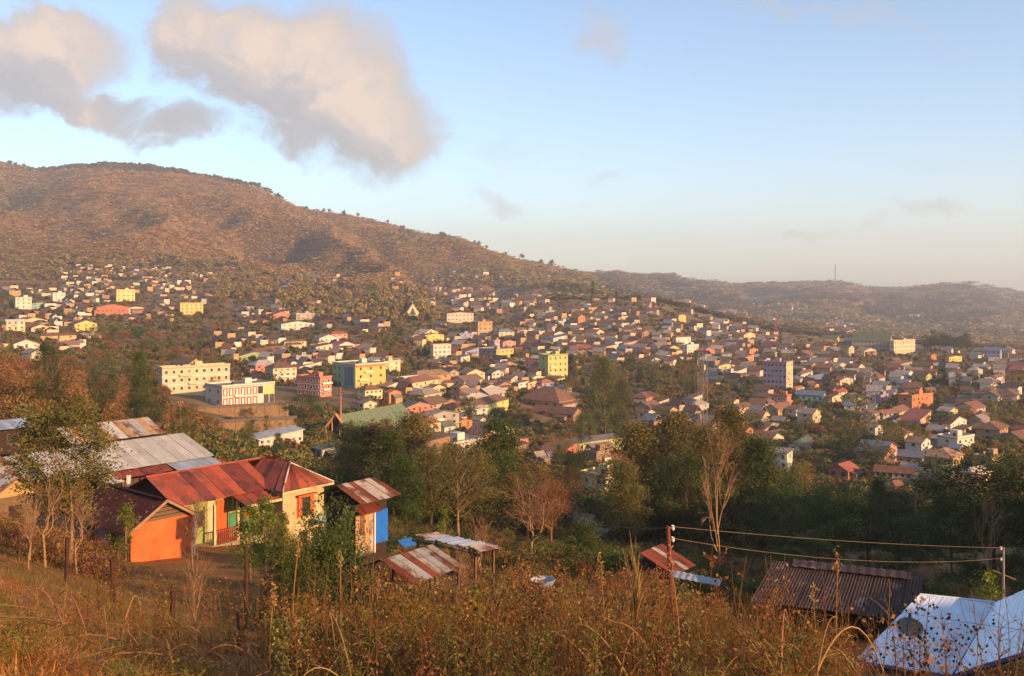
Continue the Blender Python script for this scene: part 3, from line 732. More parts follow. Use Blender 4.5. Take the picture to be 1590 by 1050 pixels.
B(490, 500, 524, 716, 698, 'grey', 'teal', 'shed', 50, (1, 2), 'grey-blue block with teal roof in front of the green church', None, floors=1)
B(398, 402, 462, 693, 684, 'white', 'white', 'shed', 56, (1, 7), 'long white garden building left of the green church', None, floors=1)
B(702, 716, 738, 694, 680, 'grey', 'silver', 'gx', 46, (1, 2), 'grey house with pale hipped roof right of the green church', None, floors=1)
B(672, 690, 706, 676, 662, 'mint', 'green', 'gy', 44, (1, 1), 'green gabled house half hidden by trees right of the green church', None, floors=1)
B(732, 745, 754, 664, 652, 'pale_pink', 'grey', 'gx', 40, (2, 1), 'pale pink house with grey roof above the pale hipped roof', None, floors=1)
B(1310, 1318, 1330, 553, 540, 'cream', 'rusty', 'gx', 48, (1, 2), 'cream house standing under the left end of the college', None)

# the school's brick panels, pilasters and yellow bay; the block's green and blue-grey panels
def school_extras():
    root, h, wl, wr, Y = sch
    M = mat('brick_red_panel', rgb((176, 84, 56)), .9, .2, 2)
    n = 9
    for i in range(n):
        y0, y1 = wr * i / n, wr * (i + 1) / n
        if i < 6:
            for fl in (0, 1):
                z0 = fl * h / 2
                pn = block('wall_panel', M, root, -.01, .06, y0 + .14 * (y1 - y0), y1 - .14 * (y1 - y0), z0 + .5, z0 + h / 2 - .35)
                block('window', M_TRIM, root, .0, .12, y0 + .34 * (y1 - y0), y1 - .34 * (y1 - y0), z0 + .8, z0 + h / 2 - .8)
        elif i < 7:
            block('window', M_PANE, root, -.01, .05, y0 + .2, y1 - .2, h / 2 + .5, h - .6)
        else:
            block('bay_wall', wall_mat('yellow'), root, -.01, .07, y0 + .08, y1 - .08, h * .5, h - .1)
            block('bay_shade_panel', M_PANE, root, -.01, .06, y0 + .12, y1 - .12, 0, h * .5)  # dark panel stands in for the shade inside the open bay
        block('pilaster', M_TRIM, root, 0, .2, y0 - .1, y0 + .1, 0, h)
    block('cornice', M_TRIM, root, -.02, .35, -.02, wr + .02, h - .35, h - .05)
    root, h, wl, wr, Y = blk
    block('wall_panel', wall_mat('green'), root, -wl, -wl * .52, -.06, .02, 0, h - .4)
    block('wall_panel', wall_mat('blue'), root, -wl * .5, -wl * .08, -.05, .02, 0, h - .4)
    for i in range(2):
        for fl in range(3):
            block('window', M_PANE, root, -wl * (.92 - .2 * i), -wl * (.92 - .2 * i) + 1.1, -.1, 0, fl * h / 3 + 1, fl * h / 3 + 2.6)
    for i in range(3):
        block('window', mat('grey_glazing', rgb((96, 104, 112)), .3, .2, 2), root, -wl * (.46 - .13 * i), -wl * (.46 - .13 * i) + wl * .09, -.09, 0, 1.0, h - 1.2)
    block('roof_band', wall_mat('orange'), root, -.1, .3, -.3, wr + .3, h - .9, h - .1)
school_extras()

def retaining_walls():
    m = mat('terrace_stone', rgb((150, 120, 88)), .95, .3, .6, c2=(.09, .07, .05), c2amt=.3, bump=.4)
    for (ua, va, ub, vb_, hpx, lab) in ((306, 650, 446, 643, 16, 'upper stone retaining wall directly below the brick-panelled school'), (300, 668, 458, 660, 10, 'lower stone retaining wall, second step below the brick-panelled school')):
        ga, gb = ground([ua, ub], [va, vb_])
        Ya = (ga[1] + gb[1]) / 2 - (14 if hpx == 10 else 0)
        a, b = P(ua, va, Ya), P(ub, vb_, Ya * 1.01)
        root = empty('retaining_wall', a)
        d = b - a; h = hpx / F * Ya
        nrm = Vector((d.y, -d.x, 0)).normalized()
        n = 12
        for i in range(n):      # built in bays, each set a little proud of the last
            p, q = d * (i / n), d * ((i + .985) / n)
            off = nrm * (.12 * (i % 2))
            MB().poly([p + off + Vector((0, 0, -4)), q + off + Vector((0, 0, -4)), q + off + Vector((0, 0, h)), p + off + Vector((0, 0, h))], -nrm, 5).build('wall_bay', m, root)
        cp = MB().slab([nrm * .5 + Vector((0, 0, h + .2)), d + nrm * .5 + Vector((0, 0, h + .2)), d - nrm * 5.2 + Vector((0, 0, h + .2)), -nrm * 5.2 + Vector((0, 0, h + .2))], .18)
        cp.build('coping', m, root)
        tag(root, lab, 'wall')
        KEEP.append((ua, va - hpx, ub, va, Ya))
retaining_walls()

# --- the two churches --------------------------------------------------------------------------------------------------
def green_church():
    Y = 300; s = Y / F
    c = P(520, 708, Y)                                  # facade foot
    al = math.radians(27)
    root = empty('church', c, -al)
    hw, ln, zr = 6.6, 36.0, 12.0                       # local: facade faces -y... nave runs along +x? facade plane x-z at y=0
    # local frame: -y looks left-front, +x looks right-front. the nave runs back along +y turned to the right by its own angle
    gr = mat('church_green_roof', rgb((104, 116, 84)), .6, .12, .5, spec=.4)
    br = mat('church_beam', rgb((196, 140, 84)), .8, .15, 2)
    wl = wall_mat('pale_yellow')
    nave = MB()
    y0, y1 = 1.2, ln
    nave.slab([(hw + .7, y0, zr - 7.2), (hw + .7, y1, zr - 7.2), (0, y1, zr), (0, y0, zr)], .2)
    nave.slab([(-hw - .7, y1, zr - 7.2), (-hw - .7, y0, zr - 7.2), (0, y0, zr), (0, y1, zr)], .2)
    ro = nave.build('roof', gr, root)
    for k in range(1, 9):
        yy = y0 + (y1 - y0) * k / 9
        MB().slab([(hw + .72, yy, zr - 7.1), (hw + .72, yy + .1, zr - 7.1), (0, yy + .1, zr + .08), (0, yy, zr + .08)], .1).build('roof_seam', gr, ro)
    MB().box(-hw + .3, hw - .3, 2.0, ln - .4, -3, zr - 6.6).build('wall', wl, root)
    MB().poly([(-hw + .4, 2.1, zr - 6.6), (hw - .4, 2.1, zr - 6.6), (0, 2.1, zr - .4)], (0, 1, 0), .2).build('front_gable', mat('church_glass', (.03, .03, .04), .2, .3, 2), root)
    MB().poly([(-hw + .4, ln - .5, zr - 6.6), (hw - .4, ln - .5, zr - 6.6), (0, ln - .5, zr - .4)], (0, 1, 0), .2).build('rear_gable', wl, root)
    for sg in (-1, 1):
        MB().bar((sg * (hw + 1.2), .4, zr - 8), (0, .4, zr + .5), .42).build('rafter_beam', br, root)
        for k, (xx, zz) in enumerate(((1.4, zr - 1.6), (3.6, zr - 3.8), (5.8, zr - 6))):
            MB().bar((sg * xx, .5, -1), (sg * xx, .5, zz), .2).build('mullion', br, root)
        MB().bar((sg * (hw + 1.0), .4, -1), (sg * (hw + .9), .4, zr - 8.1), .3).build('corner_post', br, root)
    arch = [(2.2 * math.cos(t), .2, 2.4 + 2.2 * math.sin(t)) for t in np.linspace(0, math.pi, 12)]
    MB().tube([(2.2, .2, -1)] + arch + [(-2.2, .2, -1)], [.28] * 14, 5).build('entrance_arch', M_TRIM, root)
    block('door', M_DOOR, root, -1.9, 1.9, .6, .8, -1, 3.6)
    sp = MB(); sp.tube([(1.2, 1.2, -2), (1.2, 1.2, 16), (1.2, 1.2, 20.6)], [.42, .34, .16], 6); sp.bar((.2, 1.2, 19), (2.2, 1.2, 19), .14)
    sp.build('spire', mat('spire_paint', rgb((150, 104, 86)), .8, .2, 1), root)
    tag(root, 'church with long olive green roof, timbered A-frame front and thin spire', 'church')
    LAND.append((560, 665, 'the green church', Y)); KEEP.append((484, 640, 622, 690, Y))
green_church()
def white_church():
    g = ground([641], [493])[0]; Y = g[1]; s = Y / F
    root = empty('church', (g[0], g[1], -(493 - HV) * s), math.radians(30))
    w, h, ln = 11 * s / .8, 22 * s, 16.0
    rm = roof_mat('rusty')
    mb = MB()
    mb.slab([(w + .8, .8, 1.5), (w + .8, ln, 1.5), (0, ln, h), (0, .8, h)], .3)
    mb.slab([(-w - .8, ln, 1.5), (-w - .8, .8, 1.5), (0, .8, h), (0, ln, h)], .3)
    mb.build('roof', rm, root)
    MB().poly([(-w, 0.2, -3), (w, .2, -3), (w, .2, 1.6), (0, .2, h - .6), (-w, .2, 1.6)], (0, 1, 0), .4).build('facade', wall_mat('cream'), root)
    MB().poly([(-w * .42, 0.0, 2.5), (w * .42, .0, 2.5), (0, .0, h * .72)], (0, 1, 0), .3).build('window', M_PANE, root)
    block('door', M_DOOR, root, -1.2, 1.2, -.05, .3, 0, 2.4)
    MB().box(-w + .2, w - .2, .7, ln - .2, -3, 1.9).build('wall', wall_mat('white'), root)
    MB().bar((0, .4, h), (0, .4, h + 3), .18).build('cross', M_TRIM, root)
    tag(root, 'steep white A-frame church front among dark trees', 'church')
    LAND.append((641, 482, 'the steep white church', Y)); KEEP.append((628, 466, 654, 493, Y))
white_church()

# --- masts ---------------------------------------------------------------------------------------------------------
M_STEEL = mat('galvanised_steel', rgb((168, 152, 140)), .5, .15, 3, metal=.3)
def lattice_tower(u, Y, vtop, vbase, half0, half1, label, short=None, bays=14, antennas=True, mtl=None, tk=.37):
    b = P(u, vbase, Y); h = (vbase - vtop) / F * Y
    mtl = mtl or M_STEEL
    root = empty('lattice_mast', b, R.uniform(0, 1))
    def c(k, t): w = half0 + (half1 - half0) * t; return Vector(((-1, 1, 1, -1)[k] * w, (-1, -1, 1, 1)[k] * w, h * t))
    th = max(.05, tk / F * Y)
    for k in range(4): MB().bar(c(k, 0), c(k, 1), th * .9).build('leg', mtl, root)
    br = MB()
    for i in range(bays):
        t0, t1 = i / bays, (i + 1) / bays
        for k in range(4):
            br.bar(c((k + i) % 4, t0), c((k + i + 1) % 4, t1), th * .45, 3); br.bar(c(k, t1), c((k + 1) % 4, t1), th * .4, 3)
    br.build('bracing', mtl, root)
    if antennas:
        for z_, a in ((.97, 0), (.93, 2.1), (.9, 4.2), (.55, 1)):
            w = half0 + (half1 - half0) * z_ + .5
            link('antenna', unit_mesh(M_TRIM), root, loc=(w * math.cos(a), w * math.sin(a), h * z_), rot=(0, 0, a), scale=(.22, .35, 1.7))
    MB().bar((0, 0, h), (0, 0, h * 1.06), th).build('lightning_rod', mtl, root)
    tag(root, label, 'mast')
    if short: LAND.append((u, (vtop + min(vbase, 690)) / 2, short, Y))
lattice_tower(1091, 330, 548, 770, 1.35, 1.0, 'slender pale lattice mast rising from the trees in mid town', 'the slender mast', bays=22, tk=.34)
lattice_tower(1349, 430, 578, 700, 3.0, 1.3, 'broad four-legged lattice mast left of the orange school', 'the broad mast', bays=16, tk=.42)
lattice_tower(1205, 900, 490, 548, 2.4, .7, 'hazy red lattice mast above the five-storey block', None, mtl=mat('mast_red', rgb((150, 100, 88)), .7, .15, 2))
lattice_tower(1297, 4560, 411, 440, 2.2, .8, 'tiny mast standing alone on the far ridge', None, 8, False, mat('mast_far', rgb((120, 96, 92)), .7, .1, 2), .16)

# --- the ordinary houses of the town ------------------------------------------------------------------------------------
# photo rectangles: u0, u1, v0, v1, how many to try
ZONES = [(90, 260, 414, 440, 34), (0, 150, 440, 545, 62), (90, 330, 418, 500, 62), (330, 500, 455, 600, 52), (600, 800, 425, 475, 50), (430, 560, 430, 452, 26), (470, 800, 500, 580, 84), (650, 900, 470, 560, 84),
         (560, 760, 590, 700, 80), (340, 460, 560, 600, 16), (760, 900, 560, 610, 34), (800, 1010, 458, 500, 54), (880, 1060, 500, 570, 70), (960, 1200, 485, 560, 84), (985, 1190, 632, 668, 34),
         (1090, 1330, 535, 600, 84), (1180, 1420, 580, 660, 84), (1300, 1590, 545, 640, 105), (1340, 1590, 640, 690, 30), (1360, 1540, 690, 775, 34), (640, 760, 640, 720, 22), (860, 1000, 700, 730, 8), (1090, 1200, 640, 700, 12)]
AVOID = [(130, 330, 500, 562), (500, 660, 448, 500), (600, 660, 486, 512), (880, 1095, 576, 630), (920, 1000, 470, 486), (1430, 1520, 520, 548), (300, 470, 630, 680), (1040, 1090, 515, 552)]
def overlap(a, b):
    w = min(a[2], b[2]) - max(a[0], b[0]); h = min(a[3], b[3]) - max(a[1], b[1])
    return max(w, 0) * max(h, 0)
WN = ['white'] * 8 + ['cream'] * 8 + ['bamboo'] * 5 + ['brown'] * 3 + ['grey'] * 3 + ['peach'] * 2 + ['pink', 'pale_pink', 'pale_yellow', 'yellow', 'green', 'teal', 'blue', 'mint', 'coral', 'lilac', 'orange', 'lime']
RN = ['rusty'] * 9 + ['brown'] * 6 + ['grey'] * 4 + ['silver'] * 2 + ['red'] * 2 + ['green', 'blue', 'maroon', 'tan', 'tan', 'orange']
def ordinary_houses():
    cands = []
    for (u0, u1, v0, v1, n) in ZONES:
        for _ in range(int(n * 3.0)): cands.append((R.uniform(u0, u1), R.uniform(v0, v1)))
    cands = [c for c in cands if fbm(c[0] / 46.0, c[1] / 22.0, 61, 2) > -.22]      # clusters and gaps
    g = ground([c[0] for c in cands], [c[1] for c in cands], 180)
    order = sorted([i for i in range(len(cands)) if not np.isnan(g[i]).any()], key=lambda i: g[i][1])
    placed, made = [], []
    for i in order:
        u, v = cands[i]; Y = g[i][1]
        if any(a[0] < u < a[1] and a[2] < v < a[3] for a in AVOID): continue
        if Y > 2300: continue
        wm = R.uniform(5.5, 11.5) * (1.6 if R.random() < .16 else 1); two = R.random() < .4
        wp = wm * F / Y; hp = (4.8 if two else 2.35) * F / Y
        split = R.choice((.1, .16, .24, .34, .5))
        box = (u - wp * split, v - hp - 3 * F / Y * .5, u + wp * (1 - split), v)
        area = (box[2] - box[0]) * (box[3] - box[1])
        if any(overlap(box, k[:4]) > .22 * area and abs(k[4] - Y) < Y for k in KEEP): continue
        if any(overlap(box, k) > .42 * area for k in placed): continue
        placed.append(box)
        made.append((u, v, Y, wp, hp, split, two))
    made.sort(key=lambda m: -m[3])
    near, far = made[:238], made[238:]
    res = []
    for (u, v, Y, wp, hp, split, two) in near:
        wn, rn = R.choice(WN), R.choice(RN)
        kd = R.choice(('gx', 'gx', 'gy', 'hip', 'shed', 'flat')) if two else R.choice(('gx', 'gx', 'gx', 'gy', 'gy', 'hip', 'shed'))
        if kd == 'flat': rn = 'concrete'
        wi = Y < 900
        nc = (max(1, int(wp * split * Y / F / 2.6)), max(1, int(wp * (1 - split) * Y / F / 2.6)))
        nc = (min(nc[0], 3), min(nc[1], 3))
        if not wi: nc = (min(nc[0], 1), min(nc[1], 2))
        r = B(u - wp * split, u, u + wp * (1 - split), v, v - hp, wn, rn, kd, min(62, max(24, R.gauss(43, 9))), nc, 'x', None, 'house', 'house', 2 if two else 1, group=G1, Yfix=Y, over=R.uniform(.35, .8))
        if r: res.append((u, v - hp / 2, r[0], wn, rn, two, wp, kd))
        KEEP.pop() if r else None
    HOUSES.extend(res)
    # the small far ones, too many to pick apart: joined by look
    if far:
        pts = {}
        for (u, v, Y, wp, hp, split, two) in far:
            pts.setdefault((R.choice(['white', 'cream', 'bamboo', 'brown', 'grey', 'pale_pink', 'bamboo']), R.choice(['rusty', 'silver', 'brown', 'rusty', 'grey'])), []).append((u, Y, wp * Y / F, hp * Y / F))
        far_mass('far_houses', pts)
HOUSES = []
def far_mass(name, pts, label=None):
    """a mass of small distant houses: one mesh with wall and roof materials"""
    V, Fc, mi, mats = [], [], [], []
    for (wn, rn), lst in pts.items():
        for m in (wall_mat(wn), roof_mat(rn)):
            if m not in mats: mats.append(m)
        iw, ir = mats.index(wall_mat(wn)), mats.index(roof_mat(rn))
        for (u, Y, w, h) in lst:
            c = at(u, Y); a = R.uniform(-1, -.4); ca, sa = math.cos(a), math.sin(a); d = w * R.uniform(.6, .9)
            def tr(p): return (c.x + p[0] * ca - p[1] * sa, c.y + p[0] * sa + p[1] * ca, c.z + p[2])
            mb = MB().box(-w / 2, w / 2, -d / 2, d / 2, -3, h); n0 = len(mb.f)
            r = h * .45 + .6; o = .5
            mb.slab([(-w / 2 - o, -d / 2 - o, h - .3), (w / 2 + o, -d / 2 - o, h - .3), (w / 2 + o, 0, h + r), (-w / 2 - o, 0, h + r)], .15)
            mb.slab([(w / 2 + o, d / 2 + o, h - .3), (-w / 2 - o, d / 2 + o, h - .3), (-w / 2 - o, 0, h + r), (w / 2 + o, 0, h + r)], .15)
            k = len(V); V += [tr(p) for p in mb.v]; Fc += [tuple(i + k for i in f) for f in mb.f]; mi += [iw] * n0 + [ir] * (len(mb.f) - n0)
    me = bpy.data.meshes.new(name); me.from_pydata(V, [], Fc)
    for m in mats: me.materials.append(m)
    me.polygons.foreach_set('material_index', mi); me.update()
    tag(link(name, me), 'small distant houses scattered over the far slopes', 'houses', kind='stuff')
ordinary_houses()
def far_villages():
    pts = {}
    for (u0, u1, v0, v1, n) in ((1030, 1260, 468, 500, 75), (1255, 1330, 495, 520, 24), (1395, 1470, 490, 512, 30), (1520, 1560, 505, 518, 10)):
        us = [R.uniform(u0, u1) for _ in range(n)]; vs = [R.uniform(v0, v1) for _ in range(n)]
        for p, u in zip(ground(us, vs, 1500), us):
            if not np.isnan(p).any(): pts.setdefault((R.choice(['white', 'cream', 'pale_pink']), R.choice(['rusty', 'silver', 'tan'])), []).append((u, p[1], R.uniform(9, 16), R.uniform(3.5, 7)))
    far_mass('far_village', pts)
far_villages()
# ------------------------------------------------------------------ plants: templates made of single leaves, branches and blades
def leaves_np(c, size, rg, flat=.35, asp=.5, clumptint=None, hang=0.0):
    """one small quad per centre, turned at random; tint per leaf"""
    n = len(c)
    d = rg.normal(0, 1, (n, 3)); d[:, 2] = d[:, 2] * flat - hang
    d /= np.linalg.norm(d, axis=1)[:, None] + 1e-9
    r = rg.normal(0, 1, (n, 3)); w = np.cross(d, r); w /= np.linalg.norm(w, axis=1)[:, None] + 1e-9
    s = size * rg.uniform(.6, 1.35, n)[:, None]
    a, b = d * s, w * s * asp
    V = np.stack([c - a * .5, c + b * .5, c + a * .6, c - b * .5], 1).reshape(-1, 3)
    Q = np.arange(n * 4).reshape(-1, 4)
    t = rg.uniform(-.18, .18, n) + (clumptint if clumptint is not None else .5)
    return V, Q, np.repeat(np.clip(t, 0, 1), 4)
def curve_pts(a, b, k, bend, rg):
    a, b = np.array(a, float), np.array(b, float)
    t = np.linspace(0, 1, k)[:, None]
    p = a + (b - a) * t
    L_ = np.linalg.norm(b - a)
    off = rg.normal(0, 1, 3) * bend * L_
    return p + off * (np.sin(t * math.pi))
def crown_centres(kind, h, w, n, rg):
    """clump centres of a crown, height h, width w"""
    out = []
    while len(out) < n:
        if kind == 'round':
            p = rg.normal(0, 1, 3); p /= np.linalg.norm(p); p *= rg.uniform(.45, 1) ** .5
            q = np.array([p[0] * w / 2, p[1] * w / 2, h * .64 + p[2] * h * .36])
        elif kind == 'tall':
            z = rg.uniform(.22, 1.0); f = math.sin(min(1, (1 - z) * 1.5 + .16) * math.pi * .5) * (1 - .35 * (z < .35))
            a = rg.uniform(0, 6.283); r = rg.uniform(.2, 1) * f * w / 2
            q = np.array([r * math.cos(a), r * math.sin(a), z * h])
        elif kind == 'cone':
            z = rg.uniform(.1, 1.0); f = (1.03 - z); a = rg.uniform(0, 6.283); r = rg.uniform(.35, 1) * f * w / 2
            q = np.array([r * math.cos(a), r * math.sin(a), z * h])
        elif kind == 'dome':
            p = rg.normal(0, 1, 3); p /= np.linalg.norm(p); p[2] = abs(p[2]); p *= rg.uniform(.5, 1)
            q = np.array([p[0] * w / 2, p[1] * w / 2, h * .12 + p[2] * h * .82])
        out.append(q)
    return np.array(out)
def tree_np(kind, h, w, nclump, nleaf, lsize, seed, clump=.16, trunk=.035, hang=0.0, flat=.5):
    rg = np.random.default_rng(seed)
    C = crown_centres(kind, h, w, nclump, rg)
    # lopsided outline: squash some sides, lift others
    ang = np.arctan2(C[:, 1], C[:, 0]); k = 1 + .22 * np.sin(ang * 2 + rg.uniform(0, 6)) + .16 * np.sin(ang * 3 + rg.uniform(0, 6))
    C[:, :2] *= k[:, None]
    C[:, :2] += rg.normal(0, w * .04, 2)
    L_ = []
    for c in C:
        r = clump * w * rg.uniform(.6, 1.35)
        m = int(nleaf * rg.uniform(.55, 1.4))
        p = c + rg.normal(0, 1, (m, 3)) * r * np.array([.62, .62, .42])
        L_.append(leaves_np(p, lsize, rg, flat, clumptint=rg.uniform(.2, .8), hang=hang))
    leaf = join_np(L_)
    T = []
    base_r = trunk * h * .55
    lean = rg.normal(0, .03 * h, 2)
    top = np.array([lean[0], lean[1], h * (.92 if kind in ('cone', 'tall') else .62)])
    tp = curve_pts((0, 0, -.5), top, 7, .03, rg)
    T.append(tube_np(tp, np.linspace(base_r, base_r * .18, 7), 7))
    for c in C[rg.permutation(len(C))[:min(len(C), 16)]]:
        zb = min(max(c[2] * .62, h * .18), top[2] * .95); f = (zb + .5) / (top[2] + .5)
        b = tp[0] + (tp[-1] - tp[0]) * f
        T.append(tube_np(curve_pts(b, c, 5, .07, rg), np.linspace(base_r * .42 * (1 - f * .55), base_r * .06, 5), 5))
    return join_np([(a, b, None) for a, b in T]), leaf
def bare_np(h, seed, depth=4, spread=.55, r0=None, fine=True):
    """a leafless tree: forking branches down to twigs"""
    rg = np.random.default_rng(seed); T = []
    def grow(p, d, ln, r, lev):
        q = p + d * ln
        pts = curve_pts(p, q, 5 if lev < 3 else 4, .06, rg)
        T.append(tube_np(pts, np.linspace(r, r * .55, len(pts)), 6 if lev < 2 else 4 if lev < 3 else 3))
        if lev >= depth: return
        for i in range(rg.integers(2, 4) + (1 if lev == 0 else 0) + (1 if lev >= 2 and fine else 0)):
            f = rg.uniform(.45, 1)
            b = pts[0] + (pts[-1] - pts[0]) * f
            nd = d + rg.normal(0, spread, 3); nd[2] += .22; nd /= np.linalg.norm(nd)
            grow(b, nd, ln * rg.uniform(.5, .78), max(r * .55, .008 * h / 6), lev + 1)
        nd = d + rg.normal(0, .18, 3); nd /= np.linalg.norm(nd)
        grow(pts[-1], nd, ln * .7, r * .55, lev + 1)
    grow(np.array([0, 0, -.3]), np.array([rg.normal(0, .06), rg.normal(0, .06), 1.0]), h * .42, r0 or .017 * h, 0)
    return join_np([(a, b, None) for a, b in T])
def bamboo_np(h, w, n, nleaf, lsize, seed):
    rg = np.random.default_rng(seed); T, L_ = [], []
    for i in range(n):
        a = rg.uniform(0, 6.283); out = rg.uniform(.25, 1) * w / 2; hh = h * rg.uniform(.6, 1)
        t = np.linspace(0, 1, 9)[:, None]
        b = np.array([math.cos(a), math.sin(a), 0])
        p = b * (.12 * w + out * t ** 2.2) + np.array([0, 0, 1]) * hh * (t - .16 * t ** 4 * (out / w * 2))
        p[:, 2] -= .3
        T.append(tube_np(p, np.linspace(.004 * h + .015, .008, 9), 4))
        k = int(nleaf * rg.uniform(.7, 1.3)); tt = rg.uniform(.3, 1, k)
        c = np.stack([np.interp(tt, t[:, 0], p[:, j]) for j in range(3)], 1) + rg.normal(0, 1, (k, 3)) * (.045 * h) * np.array([1, 1, .8])
        L_.append(leaves_np(c, lsize, rg, .6, .28, rg.uniform(.25, .8), hang=.5))
    return join_np([(a, b, None) for a, b in T]), join_np(L_)
def palm_np(h, n, fl, seed, trunk_r=.13):
    rg = np.random.default_rng(seed)
    T = [tube_np(curve_pts((0, 0, -.3), (rg.normal(0, .1) * h, rg.normal(0, .1) * h, h), 6, .04, rg), np.linspace(trunk_r, trunk_r * .8, 6), 7)]
    top = np.array(T[0][0][-7:]).mean(0); L_ = []
    for i in range(n):
        a = rg.uniform(0, 6.283); up = rg.uniform(.1, 1.1)
        t = np.linspace(0, 1, 10)[:, None]
        b = np.array([math.cos(a), math.sin(a), 0])
        p = top + b * fl * t * math.cos(up * .6) + np.array([0, 0, 1]) * fl * (up * t - (.55 + up * .4) * t ** 2)
        T.append(tube_np(p, np.linspace(.03, .01, 10), 4))
        k = 30; tt = np.linspace(.12, 1, k)
        c = np.stack([np.interp(tt, t[:, 0], p[:, j]) for j in range(3)], 1)
        side = np.cross(b, [0, 0, 1.])
        for sg in (-1, 1):
            ln = fl * .3 * (1 - .5 * tt)[:, None]
            d = side * sg * .9 + b * .45 + np.array([0, 0, -.35]); d /= np.linalg.norm(d)
            e = c + d * ln * rg.uniform(.8, 1.15, (k, 1)); wv = b * .035 * fl * .5
            V = np.stack([c - wv, c + wv, e + wv * .3, e - wv * .3], 1).reshape(-1, 3)
            L_.append((V, np.arange(k * 4).reshape(-1, 4), np.repeat(np.clip(rg.uniform(.2, .8) + rg.normal(0, .1, k), 0, 1), 4)))
    return join_np([(a, b, None) for a, b in T]), join_np(L_)

M_BARK = mat('bark', (.085, .055, .034), .95, .4, 6, bump=.5)
M_PALE = mat('pale_bark', (.30, .17, .085), .9, .35, 5, bump=.3)
M_CULM = mat('bamboo_culm', (.18, .15, .055), .7, .3, 4)
LM = dict(
    dark=leaf_mat('leaf_dark_green', (.026, .036, .013), (.066, .082, .028), (.14, .15, .05), .35),
    green=leaf_mat('leaf_green', (.035, .052, .014), (.085, .11, .03), (.18, .2, .055), .35),
    olive=leaf_mat('leaf_olive', (.074, .070, .021), (.185, .16, .047), (.33, .265, .085), .35),
    rust=leaf_mat('leaf_rust_brown', (.10, .05, .021), (.25, .125, .047), (.40, .21, .08), .35),
    grey=leaf_mat('leaf_grey_green', (.07, .06, .03), (.15, .12, .058), (.24, .19, .095), .35),
    bright=leaf_mat('leaf_bright_green', (.065, .085, .015), (.16, .18, .032), (.3, .3, .065), .4),
    straw=leaf_mat('dry_straw', (.12, .06, .024), (.30, .165, .062), (.50, .31, .125), .35),
    hill=leaf_mat('leaf_hill_brown', (.25, .155, .06), (.38, .235, .09), (.52, .33, .135), .3),
    hill2=leaf_mat('leaf_hill_olive', (.17, .125, .047), (.28, .205, .078), (.40, .285, .11), .3),
    hill3=leaf_mat('leaf_hill_dark', (.075, .065, .032), (.125, .105, .052), (.19, .15, .075), .3),
    ember=leaf_mat('leaf_litter_orange', (.17, .06, .018), (.40, .16, .042), (.62, .30, .085), .3),
    yellow=leaf_mat('leaf_yellow', (.10, .075, .016), (.23, .165, .034), (.4, .29, .065), .35))
TREE = {}
def template(key, kind, h, w, nc, nl, ls, lm, bark=M_BARK, n=3, **k):
    out = []
    for i in range(n):
        t, l = tree_np(kind, h, w, nc, nl, ls, hash(key) % 1 + len(TREE) * 31 + i * 7 + 3, **k)
        out.append((mesh_np('trunk_' + key, *t, m=bark, smooth=True), mesh_np('crown_' + key, *l, m=LM[lm])))
    TREE[key] = (out, h, w)
# far and middle distance (height 10 m at scale 1)
template('round_dark', 'round', 10, 8.5, 34, 46, .55, 'dark')
template('round_olive', 'round', 10, 8.5, 32, 44, .55, 'olive')
template('round_rust', 'round', 10, 8, 30, 40, .5, 'rust')
template('round_green', 'round', 10, 8.5, 34, 46, .55, 'green')
template('tall_dark', 'tall', 10, 4.6, 34, 42, .42, 'dark', clump=.2)
template('tall_grey', 'tall', 10, 4.4, 30, 36, .42, 'grey', clump=.2)
template('tall_olive', 'tall', 10, 5, 32, 38, .42, 'olive', clump=.19)
template('cone_dark', 'cone', 10, 4.4, 42, 36, .4, 'dark', clump=.15, hang=.2)
# nearer trees with finer leaves
template('near_dark', 'round', 12, 10, 70, 130, .26, 'dark', clump=.12)
template('near_green', 'round', 12, 10, 64, 120, .26, 'green', clump=.12)
template('near_tall', 'tall', 14, 7.2, 150, 110, .24, 'olive', clump=.14, hang=.25)
template('near_tall_dark', 'tall', 14, 7.0, 150, 110, .24, 'green', clump=.14, hang=.25)
template('near_rust', 'round', 10, 8, 70, 90, .2, 'rust', M_PALE, clump=.13)
template('near_olive', 'round', 10, 7.5, 60, 95, .2, 'olive', M_PALE, clump=.13)
template('near_bright', 'tall', 5, 2.8, 44, 60, .17, 'bright', M_PALE, clump=.16)
template('forked', 'round', 10, 6.5, 120, 120, .19, 'olive', M_PALE, n=2, clump=.12)
template('near_shrub', 'dome', 4, 4.2, 60, 110, .13, 'green', n=2, clump=.13)
def template2(key, t, l, h, w, bark, lm):
    TREE.setdefault(key, ([], h, w))[0].append((mesh_np('trunk_' + key, *t, m=bark, smooth=True), mesh_np('crown_' + key, *l, m=LM[lm]) if l is not None else None))
for i in range(2):
    t, l = bamboo_np(10, 9, 34, 60, .42, 50 + i); template2('bamboo', t, l, 10, 9, M_CULM, 'yellow')
    t, l = bamboo_np(10, 9, 30, 55, .42, 60 + i); template2('bamboo_green', t, l, 10, 9, M_CULM, 'olive')
    t, l = palm_np(3.4, 18, 3.6, 70 + i); template2('palm', t, l, 6, 6, M_BARK, 'green')
for i in range(3): template2('bare', bare_np(9, 80 + i), None, 9, 5, M_PALE, None)

